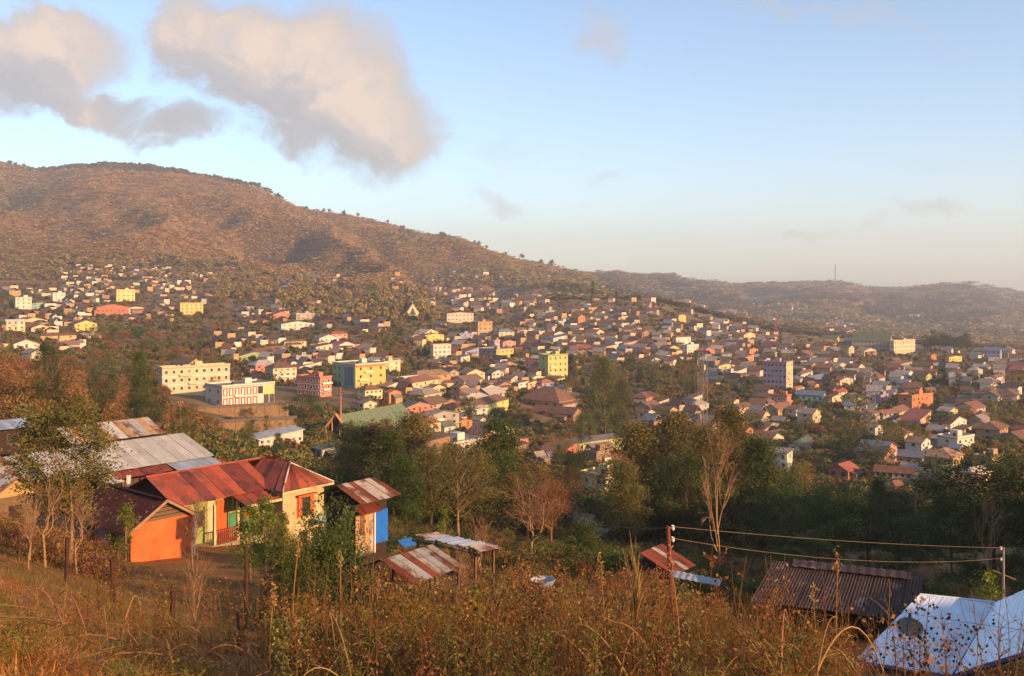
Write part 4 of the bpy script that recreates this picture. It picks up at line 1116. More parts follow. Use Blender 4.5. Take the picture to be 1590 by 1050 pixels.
TREES = []      # (u, v, object, look)
def plant(key, u, Y, hpx=None, h=None, name='tree', label=None, cat='tree', group=None, short=None, dz=0.0, wide=1.0, vb=None, foot=None):
    var, th, tw = TREE[key]
    i = R.randrange(len(var)); t, l = var[i]
    p = at(u, Y) if foot is None else Vector(foot)
    hh = h if h else hpx / F * Y
    s = hh / th
    o = empty(name, (p.x, p.y, p.z + dz), R.uniform(0, 6.28))
    a = link('trunk', t, o, scale=(s * wide, s * wide, s))
    if l is not None: link('crown', l, o, scale=(s * wide, s * wide, s))
    tag(o, label, cat, group)
    if short: LAND.append((u, pix(p)[1] - hh * F / Y / 2, short, Y))
    return o
def plant_px(key, u, vbase, vtop, Y, wpx=None, **k):
    """a tree whose foot and top are seen at these photo rows; it is rooted on the ground there"""
    hgt = (vbase - vtop) / F * Y
    g = at(u, Y)
    top = -(vtop - HV) / F * Y
    hh = top - g.z
    th, tw = TREE[key][1], TREE[key][2]
    wide = (wpx / F * Y / tw) / (hh / th) if wpx else 1.0
    return plant(key, u, Y, h=max(hh, .6), wide=min(max(wide, .45), 2.2), **k)

GT = 'trees among the town houses'
# --- named trees: template, column, base row, top row, depth, width in pixels --------------------------------------------
for (key, u, vb, vt, Y, wp, lab, short, nm) in (
    ('near_tall', 640, 850, 648, 140, 114, 'feathery olive tree right of the green church', 'the feathery olive tree', 'tree'),
    ('near_tall', 585, 830, 660, 150, 132, 'broad olive tree standing in front of the green church roof', None, 'tree'),
    ('near_tall_dark', 545, 800, 664, 165, 70, 'dark tree hiding the right foot of the green church front', None, 'tree'),
    ('near_tall_dark', 775, 860, 656, 130, 108, 'tall dark green tree in the middle of the valley', 'the tall dark tree', 'tree'),
    ('near_rust', 742, 850, 690, 138, 74, 'rusty brown tree just left of the tall dark tree', None, 'tree'),
    ('near_rust', 820, 880, 720, 118, 110, 'broad reddish bare-topped tree right of the tall dark tree', 'the reddish tree', 'tree'),
    ('near_olive', 885, 840, 695, 150, 50, 'slim olive tree left of the flat-roofed yellow house', None, 'tree'),
    ('near_tall', 990, 880, 660, 140, 114, 'tall olive tree right of the flat-roofed yellow house', 'the tall olive tree', 'tree'),
    ('near_tall', 1050, 880, 648, 150, 108, 'tall olive tree between two others behind the steel pole', None, 'tree'),
    ('near_tall_dark', 1020, 880, 735, 128, 105, 'dark leafy tree low between the tall olive trees', None, 'tree'),
    ('near_tall', 1140, 880, 636, 135, 102, 'tall drooping olive tree behind the pale forked trunk', 'the drooping olive tree', 'tree'),
    ('near_tall_dark', 1180, 880, 678, 128, 96, 'dark tall tree right of the drooping olive tree', None, 'tree'),
    ('near_dark', 1225, 890, 758, 105, 120, 'dark spreading tree left of the palm clump', None, 'tree'),
    ('near_green', 1290, 880, 755, 118, 150, 'broad green tree with lit top above the dark barn', 'the broad green tree', 'tree'),
    ('near_dark', 1350, 890, 770, 100, 110, 'dark rounded tree right of the broad green tree', None, 'tree'),
    ('near_dark', 1400, 895, 800, 96, 110, 'dark low tree above the right end of the dark barn', None, 'tree'),
    ('near_dark', 1545, 880, 705, 90, 170, 'huge dark creeper-hung tree at the right edge', 'the huge dark tree', 'tree'),
    ('near_dark', 1480, 890, 760, 88, 90, 'dark tree leaning against the huge dark tree', None, 'tree'),
    ('near_dark', 1610, 880, 700, 86, 150, 'very dark tree cut by the right edge of the picture', None, 'tree'),
    ('palm', 1275, 885, 805, 92, 90, 'dark green palm clump in front of the broad green tree', 'the palm clump', 'palm'),
    ('palm', 1215, 885, 830, 88, 70, 'small palm left of the palm clump', None, 'palm'),
    ('near_bright', 1530, 945, 895, 40, 70, 'bright green bush between the white roof and the far pole', None, 'bush'),
    ('near_shrub', 905, 910, 800, 75, 80, 'bright rounded young pine left of the small rust-red shed', 'the round pine', 'tree'),
    ('near_shrub', 935, 915, 845, 70, 60, 'small green bush at the foot of the round pine', None, 'bush'),
    ('forked', 105, 900, 615, 47, 150, 'lit olive tree with pale forked trunks by the fence', 'the forked olive tree', 'tree'),
    ('near_dark', 78, 600, 530, 190, 44, 'dark round tree below the grey-white villa', 'the dark round tree', 'tree'),
    ('near_dark', 158, 650, 545, 190, 50, 'dark tall round tree in the middle of the orange thicket', None, 'tree'),
    ('near_tall_dark', 218, 650, 548, 195, 44, 'dark tree at the right end of the orange thicket', None, 'tree'),
    ('near_dark', 232, 655, 590, 185, 60, 'low dark tree left of the cream apartment row', None, 'tree'),
    ('near_green', 285, 682, 632, 170, 34, 'small dark green tree beside the grey hall roof', None, 'tree'),
    ('near_tall_dark', 432, 720, 674, 200, 22, 'narrow dark cypress-like tree left of the green church', 'the narrow cypress', 'tree'),
    ('near_green', 385, 705, 655, 215, 26, 'small green tree below the retaining walls', None, 'tree'),
    ('near_green', 470, 660, 612, 330, 62, 'leafy green tree right of the retaining walls', None, 'tree'),
    ('cone_dark', 920, 462, 438, 1150, 11, 'tall dark pine standing out on the grassy knoll', 'the knoll pine', 'pine_tree'),
    ('cone_dark', 957, 464, 452, 1180, 8, 'smaller dark pine right of the knoll pine', None, 'pine_tree'),
    ('cone_dark', 974, 468, 460, 1180, 8, 'low dark pine farther right on the grassy knoll', None, 'pine_tree'),
    ('round_dark', 1450, 545, 513, 1080, 32, 'dark rounded tree at the left of the hilltop grove', 'the hilltop grove', 'tree'),
    ('round_dark', 1472, 547, 521, 1080, 24, 'dark rounded tree in the middle of the hilltop grove', None, 'tree'),
    ('round_dark', 1488, 549, 522, 1070, 26, 'dark rounded tree right of the middle of the hilltop grove', None, 'tree'),
    ('tall_dark', 1502, 549, 519, 1075, 20, 'tall dark tree at the right end of the hilltop grove', None, 'tree'),
    ('round_dark', 1440, 548, 526, 1060, 20, 'small dark tree below the left of the hilltop grove', None, 'tree'),
    ('near_dark', 1460, 547, 517, 1060, 34, 'dense dark tree filling the left half of the hilltop grove', None, 'tree'),
    ('near_dark', 1495, 549, 523, 1050, 34, 'dense dark tree filling the right half of the hilltop grove', None, 'tree'),
    ('near_dark', 1478, 549, 528, 1040, 30, 'low dense dark tree at the front of the hilltop grove', None, 'tree'),
    ('bamboo', 1387, 700, 645, 360, 60, 'golden bamboo clump above the straw-roofed house', 'the golden bamboo', 'bamboo'),
    ('bamboo', 1432, 700, 652, 365, 34, 'smaller golden bamboo clump right of the golden bamboo', None, 'bamboo'),
    ('bamboo', 1244, 745, 690, 240, 42, 'yellow-green bamboo clump right of the mint house', None, 'bamboo'),
    ('bamboo_green', 1320, 700, 640, 370, 56, 'olive bamboo clump left of the broad mast', None, 'bamboo'),
    ('near_tall', 940, 640, 560, 420, 60, 'tall olive tree above the dark shed', None, 'tree'),
    ('near_dark', 960, 650, 590, 400, 40, 'dark branching tree standing out behind the lime building', None, 'tree'),
    ('near_green', 905, 690, 640, 360, 40, 'dense green tree right of the dark shed', None, 'tree'),
    ('bamboo', 870, 720, 660, 330, 50, 'yellowish bamboo clump above the cream cottages', None, 'bamboo'),
    ('near_tall', 700, 850, 690, 150, 60, 'slim olive tree midway between the green church and the tall dark tree', None, 'tree'),
    ('near_tall', 668, 860, 700, 120, 80, 'leafy olive tree behind the tin-sheet canopy', None, 'tree'),
    ('near_tall', 1095, 880, 668, 125, 90, 'tall olive tree directly behind the pale forked trunk', None, 'tree'),
    ('near_tall', 968, 890, 720, 115, 70, 'lower olive tree left of the tall olive tree', None, 'tree'),
    ('near_rust', 855, 880, 745, 105, 70, 'brown thin-leaved tree right of the reddish tree', None, 'tree'),
    ('near_bright', 412, 870, 772, 50, 54, 'bright lime-leaved sapling in front of the veranda', 'the lime sapling', 'sapling'),
    ('near_bright', 388, 870, 790, 53, 60, 'wide lime-leaved bush left of the lime sapling before the veranda', None, 'bush'),
    ('near_bright', 440, 905, 800, 46, 30, 'second lime-leaved sapling nearer the brush', None, 'sapling'),
    ('near_bright', 196, 870, 782, 55, 40, 'small green sapling in front of the orange gable', None, 'sapling'),
    ('near_bright', 690, 840, 792, 70, 26, 'bright yellow-green sapling behind the tin-sheet canopy', None, 'sapling')):
    plant_px(key, u, vb, vt, Y, wp, name=nm, label=lab, cat='palm' if nm == 'palm' else nm.replace('_', ' '), short=short)
plant_px('near_shrub', 500, 960, 765, 38, 130, name='shrub', label='dense dark green shrub in front of the striped tin hut', cat='shrub', short='the dense dark shrub')
plant_px('near_shrub', 528, 930, 772, 46, 70, name='shrub', label='leafy shrub close against the left side of the striped tin hut', cat='shrub')
plant_px('near_shrub', 455, 960, 830, 36, 70, name='shrub', label='green shrub between the lime sapling and the dense dark shrub', cat='shrub')
for (u, vb, vt, Y, wp, lab) in ((1115, 905, 655, 75, 46, 'pale forked bare trunk standing before the drooping olive tree'), (825, 900, 740, 80, 90, 'reddish bare tree with many fine branches'),
                                (300, 870, 770, 58, 50, 'fine twiggy bare tree in front of the red roof'), (745, 870, 800, 60, 60, 'pale bent bare branch tree beside the tin-sheet canopy'),
                                (70, 900, 745, 43, 80, 'bare orange-lit sapling beside the forked olive tree'), (45, 910, 775, 40, 70, 'low bare thorn tree at the left edge'), (120, 905, 770, 44, 70, 'bare spreading sapling right of the forked olive tree'),
                                (1535, 880, 770, 80, 60, 'bare creeper stem hanging in front of the huge dark tree'), (305, 1050, 850, 17, 50, 'slender orange-lit bare stem in front of the fence'),
                                (720, 930, 850, 40, 60, 'bare pinkish sapling right of the striped tin shed')):
    plant_px('bare', u, vb, vt, Y, wp, name='bare_tree', label=lab, cat='tree')

# --- trees among the houses -----------------------------------------------------------------------------------------------
TZ = [  # u0,u1,v0,v1,count,height range, kinds
    (130, 330, 505, 600, 44, (6, 12), ('round_olive', 'round_rust', 'tall_olive', 'round_green', 'round_rust')),
    (500, 660, 448, 500, 26, (9, 15), ('tall_dark', 'round_dark', 'tall_grey', 'round_olive')),
    (880, 1095, 575, 640, 40, (8, 14), ('round_dark', 'tall_dark', 'round_rust', 'round_olive', 'tall_olive')),
    (330, 560, 500, 620, 22, (5, 9), ('round_dark', 'round_olive', 'round_green', 'round_rust')),
    (600, 900, 500, 640, 34, (5, 9), ('round_dark', 'round_olive', 'tall_dark', 'round_green', 'round_rust')),
    (540, 760, 640, 740, 22, (6, 11), ('round_olive', 'tall_olive', 'round_green', 'tall_grey')),
    (1090, 1590, 540, 640, 52, (6, 11), ('round_dark', 'tall_dark', 'round_olive', 'round_rust', 'tall_grey')),
    (1180, 1590, 640, 760, 48, (6, 12), ('round_olive', 'round_dark', 'bamboo_green', 'round_green', 'tall_olive', 'round_rust')),
    (0, 330, 440, 500, 18, (6, 10), ('round_dark', 'round_olive', 'round_rust')),
    (800, 1100, 470, 570, 22, (6, 11), ('round_dark', 'tall_dark', 'round_olive')),
    (960, 1200, 630, 700, 20, (6, 11), ('round_dark', 'round_olive', 'round_green', 'tall_olive')),
    (0, 260, 560, 650, 30, (4, 8), ('round_rust', 'round_rust', 'round_olive', 'round_rust')),
    (260, 500, 660, 730, 20, (4, 8), ('round_olive', 'round_rust', 'tall_olive')),
    (620, 900, 720, 850, 26, (7, 12), ('near_tall', 'near_olive', 'near_rust', 'near_tall_dark')),
    (960, 1200, 740, 860, 14, (8, 13), ('near_tall', 'near_tall_dark', 'near_dark')),
    (520, 900, 775, 830, 34, (9, 14), ('near_tall', 'near_tall', 'near_rust', 'near_tall_dark', 'near_olive')), (960, 1230, 785, 830, 24, (11, 17), ('near_tall', 'near_tall', 'near_tall_dark')), (1200, 1500, 790, 830, 14, (6, 10), ('near_dark', 'near_tall_dark'))]
LOOK = dict(round_dark='dark round', round_olive='olive round', round_rust='rusty brown', round_green='green round', tall_dark='tall dark', tall_grey='tall grey-green', tall_olive='tall olive',
            cone_dark='dark conical', near_tall='feathery olive', near_olive='olive', near_rust='reddish', near_tall_dark='dark feathery', near_dark='dense dark', bamboo_green='olive bamboo-like')
def town_trees():
    kept = []
    for (u0, u1, v0, v1, n, hr, kinds) in TZ:
        n = int(n * .55)
        us = [R.uniform(u0, u1) for _ in range(n)]; vs = [R.uniform(v0, v1) for _ in range(n)]
        for g, u, v in zip(ground(us, vs, 100), us, vs):
            if np.isnan(g).any(): continue
            h = R.uniform(*hr); Y = g[1]; k = R.choice(kinds)
            hp = h * F / Y; wp = hp * TREE[k][2] / TREE[k][1]
            box = (u - wp / 2, v - hp, u + wp / 2, v)
            bad = False
            for q in KEEP:
                if q[4] > Y - 5 and overlap(box, q[:4]) > .24 * (q[2] - q[0]) * (q[3] - q[1]): bad = True; break
            if bad: continue
            o = plant(k, u, Y, h=h, name='bamboo' if 'bamboo' in k else 'tree', group=GT, cat='bamboo' if 'bamboo' in k else 'tree')
            TREES.append((u, v - hp / 2, o, LOOK[k], hp))
town_trees()

# --- scrub between the houses and on the mountain: masses nobody could count -------------------------------------------------
def bush_tpl(n, nc, nl, ls, kind='dome', h=1.0, w=1.3, seed=0, clump=.2):
    out = []
    for i in range(n):
        rg = np.random.default_rng(seed + i)
        C = crown_centres(kind, h, w, nc, rg); L_ = []
        for c in C: L_.append(leaves_np(c + rg.normal(0, 1, (nl, 3)) * clump * w * np.array([.6, .6, .45]), ls, rg, .6, .7, rg.uniform(.15, .85)))
        out.append(join_np(L_))
    return out
def mass(name, label, cat, lm, tpl, pts, sc, zs=None, tv=.2):
    tag(scatter(name, tpl, LM[lm], pts, sc, rng, .05, zs), label, cat, kind='stuff')
def sample(zones, ymin=0):
    U, Vv = [], []
    for (u0, u1, v0, v1, n) in zones:
        U.append(rng.uniform(u0, u1, n)); Vv.append(rng.uniform(v0, v1, n))
    U, Vv = np.concatenate(U), np.concatenate(Vv)
    g = ground(U, Vv, ymin); ok = ~np.isnan(g).any(1)
    return g[ok], U[ok], Vv[ok]
def clear_of(g, U, Vv, hm, frac=.30):
    """drop plants that would stand in front of a landmark building"""
    keep = np.ones(len(g), bool)
    hp = hm * F / g[:, 1]
    for q in KEEP:
        w = np.minimum(U + hp * .6, q[2]) - np.maximum(U - hp * .6, q[0]); h = np.minimum(Vv, q[3]) - np.maximum(Vv - hp, q[1])
        keep &= ~((q[4] > g[:, 1] - 4) & (w > 0) & (h > frac * (q[3] - q[1])))
    return keep
def scrub():
    T1 = bush_tpl(5, 14, 18, .24, seed=100)
    town = [(0, 340, 440, 560, 800), (330, 900, 450, 600, 1500), (560, 1000, 590, 720, 900), (900, 1300, 470, 600, 1000), (1000, 1590, 540, 700, 1700), (250, 560, 640, 740, 600), (1180, 1590, 690, 790, 600), (600, 1200, 700, 800, 700)]
    for nm, lab, lm, n0, hs in (('town_scrub', 'olive scrub filling the gaps between the town houses', 'olive', 0, (1.5, 3.8)), ('town_bushes', 'dark green bushes between the town houses', 'green', 1, (1.5, 3.8)), ('town_brown_scrub', 'rusty brown scrub between the town houses', 'rust', 2, (1.5, 3.2))):
        g, U, Vv = sample([(a, b, c, d, int(n * (.5 if n0 == 1 else .85))) for a, b, c, d, n in town], 120)
        s = rng.uniform(*hs, len(g)); k = clear_of(g, U, Vv, s)
        mass(nm, lab, 'scrub', lm, T1, g[k], s[k])
    # valley floor between the near sheds and the town
    for nm, lab, lm, hs, n in (('valley_scrub', 'olive scrub over the valley floor below the town', 'olive', (1.6, 3.6), 420), ('valley_bushes', 'green bushes over the valley floor below the town', 'green', (1.8, 3.8), 330), ('valley_brown_scrub', 'brown scrub over the valley floor below the town', 'rust', (1.2, 3.0), 300)):
        U = rng.uniform(440, 1640, n); Yd = np.exp(rng.uniform(math.log(125), math.log(240), n)); x = (U - CX) / F * Yd
        g = np.stack([x, Yd, zt(x, Yd)], 1); Vv = HV - g[:, 2] / Yd * F; s = rng.uniform(*hs, n); k = clear_of(g, U, Vv, s)
        mass(nm, lab, 'scrub', lm, bush_tpl(4, 24, 28, .11, seed=130, clump=.15), g[k], s[k])
    # orange thicket on the left shoulder
    g, U, Vv = sample([(0, 140, 560, 655, 420), (120, 260, 590, 660, 300), (240, 340, 640, 690, 120)], 120)
    s = rng.uniform(2.2, 4.6, len(g)); k = clear_of(g, U, Vv, s * .6)
    mass('orange_thicket', 'rust-orange thicket covering the left shoulder of the hill', 'thicket', 'rust', bush_tpl(5, 30, 34, .11, seed=140, clump=.14), g[k], s[k])
    g, U, Vv = sample([(0, 260, 560, 660, 240)], 120)
    s = rng.uniform(1.8, 3.6, len(g))
    mass('olive_thicket', 'olive green undergrowth in the orange thicket', 'thicket', 'olive', bush_tpl(4, 30, 34, .11, seed=150, clump=.14), g, s)
    # the mountain side: low leafless woodland all over, browner on the spurs, darker in the hollows
    T2 = bush_tpl(5, 5, 4, .42, seed=170, w=1.6)
    g, U, Vv = sample([(-150, 500, 258, 436, 13000), (380, 900, 320, 446, 9000)], 1180)
    f = fbm(g[:, 0] / 240, g[:, 1] / 330, 77, 4) + .3 * fbm(g[:, 0] / 60, g[:, 1] / 80, 78, 3) + rng.normal(0, .07, len(g))
    sz = rng.uniform(8, 15, len(g)) * (g[:, 1] / 2600) ** .6
    for nm, lab, lm, k, zz in (('mountain_woodland', 'leafless brown woodland over the spurs of the mountain', 'hill', f < .08, (.22, .42)), ('mountain_scrub', 'olive-brown scrub over the mountain side', 'hill2', (f >= .08) & (f < .46), (.3, .55)), ('mountain_hollow_woods', 'dark woods in the hollows of the mountain', 'hill3', f >= .46, (.45, .7))):
        mass(nm, lab, 'woodland', lm, T2, g[k], sz[k], rng.uniform(*zz, k.sum()), tv=.16)
    # crest trees
    U = np.concatenate([rng.uniform(-150, 60, 70), rng.uniform(60, 385, 760), rng.uniform(385, 440, 34), rng.uniform(440, 860, 26)])
    Yr = np.interp(U, UC, RIDGE_Y) * (1 - np.abs(rng.normal(0, .022, len(U))))
    x = (U - CX) / F * Yr
    g = np.stack([x, Yr, zt(x, Yr)], 1)
    mass('crest_trees', 'line of dark trees along the mountain crest', 'treeline', 'grey', bush_tpl(4, 9, 9, .3, 'round', 1.0, .8, 190), g, rng.uniform(6, 15, len(g)))
    # woods on the right-hand far hills and below the mountain foot
    g, U, Vv = sample([(860, 1640, 426, 520, 9000), (1180, 1680, 515, 545, 1500)], 1260)
    f = fbm(g[:, 0] / 300, g[:, 1] / 420, 87, 4) + rng.normal(0, .1, len(g))
    for nm, lab, lm, k in (('far_woods', 'hazy brown woods over the far hills', 'hill2', f < .0), ('far_dark_woods', 'hazy dark woods in the folds of the far hills', 'hill3', f >= .0)):
        mass(nm, lab, 'woods', lm, T2, g[k], rng.uniform(14, 30, k.sum()) * np.clip(g[k, 1] / 2600, .45, 1), rng.uniform(.25, .5, k.sum()), tv=.16)
    g, U, Vv = sample([(0, 440, 398, 436, 120), (330, 520, 430, 470, 110), (440, 680, 440, 500, 240), (680, 880, 415, 450, 90)], 600)
    s = rng.uniform(5, 10, len(g)); k = clear_of(g, U, Vv, s)
    mass('foot_woods', 'grey-brown woods along the foot of the mountain', 'woods', 'hill2', bush_tpl(4, 12, 12, .3, 'round', 1.0, .9, 210), g[k], s[k])
scrub()
# ------------------------------------------------------------------ foreground houses under corrugated tin
E1, E2 = Vector((.62, .785, 0)), Vector((-.785, .62, 0))      # the houses of the terrace share one line
RZ = math.atan2(E1.y, E1.x)
def tin(name, c, rust, amt, rough=.55, spec=.4): return mat('tin_' + name, c, rough, .22, 1.1, c2=rust, c2amt=amt, spec=spec, streak=False, objvar=.16, bump=.1)
RUST = (.17, .062, .028)
T_RED = tin('red', rgb((160, 78, 52)), (.15, .055, .03), .5)
T_RED2 = tin('dark_red', rgb((130, 62, 46)), (.09, .032, .02), .5)
T_MAROON = tin('maroon', rgb((70, 38, 34)), (.04, .02, .015), .4, .8, .2)
T_GREY = tin('grey', rgb((170, 166, 158)), (.2, .15, .11), .12)
T_BLUE = tin('blue_grey', rgb((150, 160, 172)), (.2, .16, .12), .1)
T_RUSTY = tin('rusty', rgb((134, 72, 44)), (.10, .04, .02), .5)
T_WORN = tin('worn', rgb((178, 164, 148)), RUST, .62)
T_WHITE = tin('white_painted', rgb((200, 212, 226)), (.45, .46, .47), .1, .22, .7)
T_DARK = tin('dark_rust', rgb((66, 46, 39)), (.22, .17, .14), .3, .6)
T_TAN = tin('tan', rgb((176, 140, 98)), RUST, .4)
M_WOOD = mat('weathered_wood', rgb((112, 88, 66)), .9, .35, 5, bump=.3)
M_DARKWOOD = mat('dark_wood', rgb((58, 42, 32)), .9, .3, 5, bump=.3)
M_STONE = mat('plinth_stone', rgb((150, 134, 106)), .95, .35, 2.4, c2=(.08, .07, .05), c2amt=.35, bump=.5)
def sheet(parent, name, a, b, c, d, m, lift=0.0, waves=5, amp=.02):
    """one corrugated sheet: a-b upper edge, d-c lower edge (seen from above anticlockwise d, c, b, a)"""
    a, b, c, d = (Vector(p) for p in (a, b, c, d))
    n = (c - d).cross(a - d).normalized()
    k = waves * 4 + 1
    V = []
    for j, th in ((0, 0), (1, -.012)):
        for i in range(k):
            t = i / (k - 1); w = (amp * math.cos(t * waves * 2 * math.pi) + lift + th) * n
            V.append(a + (b - a) * t + w); V.append(d + (c - d) * t + w)
    Fc = []
    for i in range(k - 1):
        p = 2 * i; q = p + 2 * k
        Fc += [(p, p + 1, p + 3, p + 2), (q + 2, q + 3, q + 1, q)]
    e = 2 * (k - 1)
    Fc += [(1, 0, 2 * k, 2 * k + 1), (e, e + 1, 2 * k + e + 1, 2 * k + e)]
    Fc += [(2 * i + 1, 2 * i + 1 + 2 * k, 2 * i + 3 + 2 * k, 2 * i + 3) for i in range(k - 1)]
    return MB().add(V, Fc).build(name, m, parent)
def tin_roof(parent, A, B_, C, D, mats, width=.85, name='roof_sheet', gap=.012, amp=.02):
    """a roof plane laid with sheets: A-B ridge, D-C eaves"""
    A, B_, C, D = (Vector(p) for p in (A, B_, C, D))
    n = max(1, round(max((B_ - A).length, (C - D).length) / width))
    for i in range(n):
        t0, t1 = i / n, (i + 1) / n
        j = Vector((R.uniform(-.02, .02), R.uniform(-.02, .02), 0))
        sag = Vector((0, 0, R.uniform(-.03, .02)))
        sheet(parent, name, A + (B_ - A) * t0 + j, A + (B_ - A) * (t1 - gap / n) + j, D + (C - D) * (t1 - gap / n) + j + sag + (C - B_) * R.uniform(-.01, .02), D + (C - D) * t0 + j + sag + (D - A) * R.uniform(-.01, .02), R.choice(mats), lift=.012 * (i % 2) + R.uniform(0, .01), amp=amp)
def house_root(u, v, Y, name, label, cat='house', z=None, rz=RZ, short=None):
    p = P(u, v, Y)
    if z is not None: p.z = z
    o = empty(name, p, rz); tag(o, label, cat)
    LAND.append((u, v - 30, short, Y)) if short else None
    return o
def framed_window(parent, m, x0, x1, y, z0, z1, fm=M_WOOD, name='window', axis='x', depth=.06):
    """a window or shutter in a wall that looks along -y (axis x) or -x (axis y)"""
    if axis == 'x':
        o = block(name, m, parent, x0, x1, y - .03, y + .04, z0, z1); f = MB()
        for q in ((x0 - .07, x0, z0 - .07, z1 + .07), (x1, x1 + .07, z0 - .07, z1 + .07), (x0, x1, z1, z1 + .07), (x0, x1, z0 - .07, z0)): f.box(q[0], q[1], y - depth, y + .04, q[2], q[3])
    else:
        o = block(name, m, parent, y - .03, y + .04, x0, x1, z0, z1); f = MB()
        for q in ((x0 - .07, x0, z0 - .07, z1 + .07), (x1, x1 + .07, z0 - .07, z1 + .07), (x0, x1, z1, z1 + .07), (x0, x1, z0 - .07, z0)): f.box(y - depth, y + .04, q[0], q[1], q[2], q[3])
    f.build(name + '_frame', fm, parent)
    return o
def orange_house():
    r = house_root(203, 882, 64, 'house', 'small house with bright orange gable wall and dark maroon tin roof', short='the orange gable', z=-18.2)
    W_, L_, h, ap = 4.6, 7.0, 2.75, 4.15
    wm = mat('orange_plaster', rgb((204, 102, 54)), .9, .25, 1.0, c2=rgb((150, 76, 46)), c2amt=.42, bump=.35)
    sm = mat('grey_plaster', rgb((128, 118, 108)), .9, .25, 1.2, c2=(.06, .055, .05), c2amt=.3)
    MB().box(0, W_, 0, .2, -1.5, h).build('gable_wall', wm, r)
    MB().poly([(0, .0, h), (W_, .0, h), (W_ / 2, .0, ap - .15)], (0, 1, 0), .2).build('gable_peak', M_DARKWOOD, r)
    for i in range(5):
        z0 = h + i * .26; w = (W_ / 2) * (1 - (z0 - h + .02) / (ap - .15 - h)) - .03
        if w > .1: block('plank', M_WOOD, r, W_ / 2 - w, W_ / 2 + w, -.035, .0, z0 + .02, z0 + .22)
    MB().box(0, .2, .2, L_, -1.5, h).build('side_wall', sm, r)
    MB().box(W_ - .2, W_, .2, L_, -1.5, h).build('side_wall', wm, r)
    MB().box(.2, W_ - .2, L_ - .2, L_, -1.5, h).build('rear_wall', sm, r)
    MB().box(-.14, W_ + .14, -.16, L_, -1.6, -.05).build('plinth', M_STONE, r)
    framed_window(r, M_PANE, 1.6, 2.6, 0, .9, 2.0, axis='y'); framed_window(r, M_PANE, 4.2, 5.2, 0, .9, 2.0, axis='y')
    o = .55
    d = (ap - h) / (W_ / 2) * o
    tin_roof(r, (W_ / 2, L_ + .4, ap), (W_ / 2, -.5, ap), (-o, -.5, h - d), (-o, L_ + .4, h - d), [T_MAROON])
    tin_roof(r, (W_ / 2, -.5, ap), (W_ / 2, L_ + .4, ap), (W_ + o, L_ + .4, h - d), (W_ + o, -.5, h - d), [T_MAROON, T_RED2])
    MB().bar((W_ / 2 - .25, -.55, ap + .03), (W_ / 2 + .02, L_ + .4, ap + .05), .1).build('ridge_cap', T_MAROON, r)
    bm = mat('barge_board', rgb((150, 120, 96)), .85, .2, 4)
    for sg in (0, 1):
        x = -o if sg == 0 else W_ + o
        MB().slab([(x, -.56, h - d - .02), (x, -.50, h - d - .02), (W_ / 2, -.50, ap - .02), (W_ / 2, -.56, ap - .02)] if sg else [(x, -.50, h - d - .02), (x, -.56, h - d - .02), (W_ / 2, -.56, ap - .02), (W_ / 2, -.50, ap - .02)], .16).build('barge_board', bm, r)
    block('corner_post', M_TRIM, r, W_ + .02, W_ + .14, -.02, .1, -1, h)
orange_house()
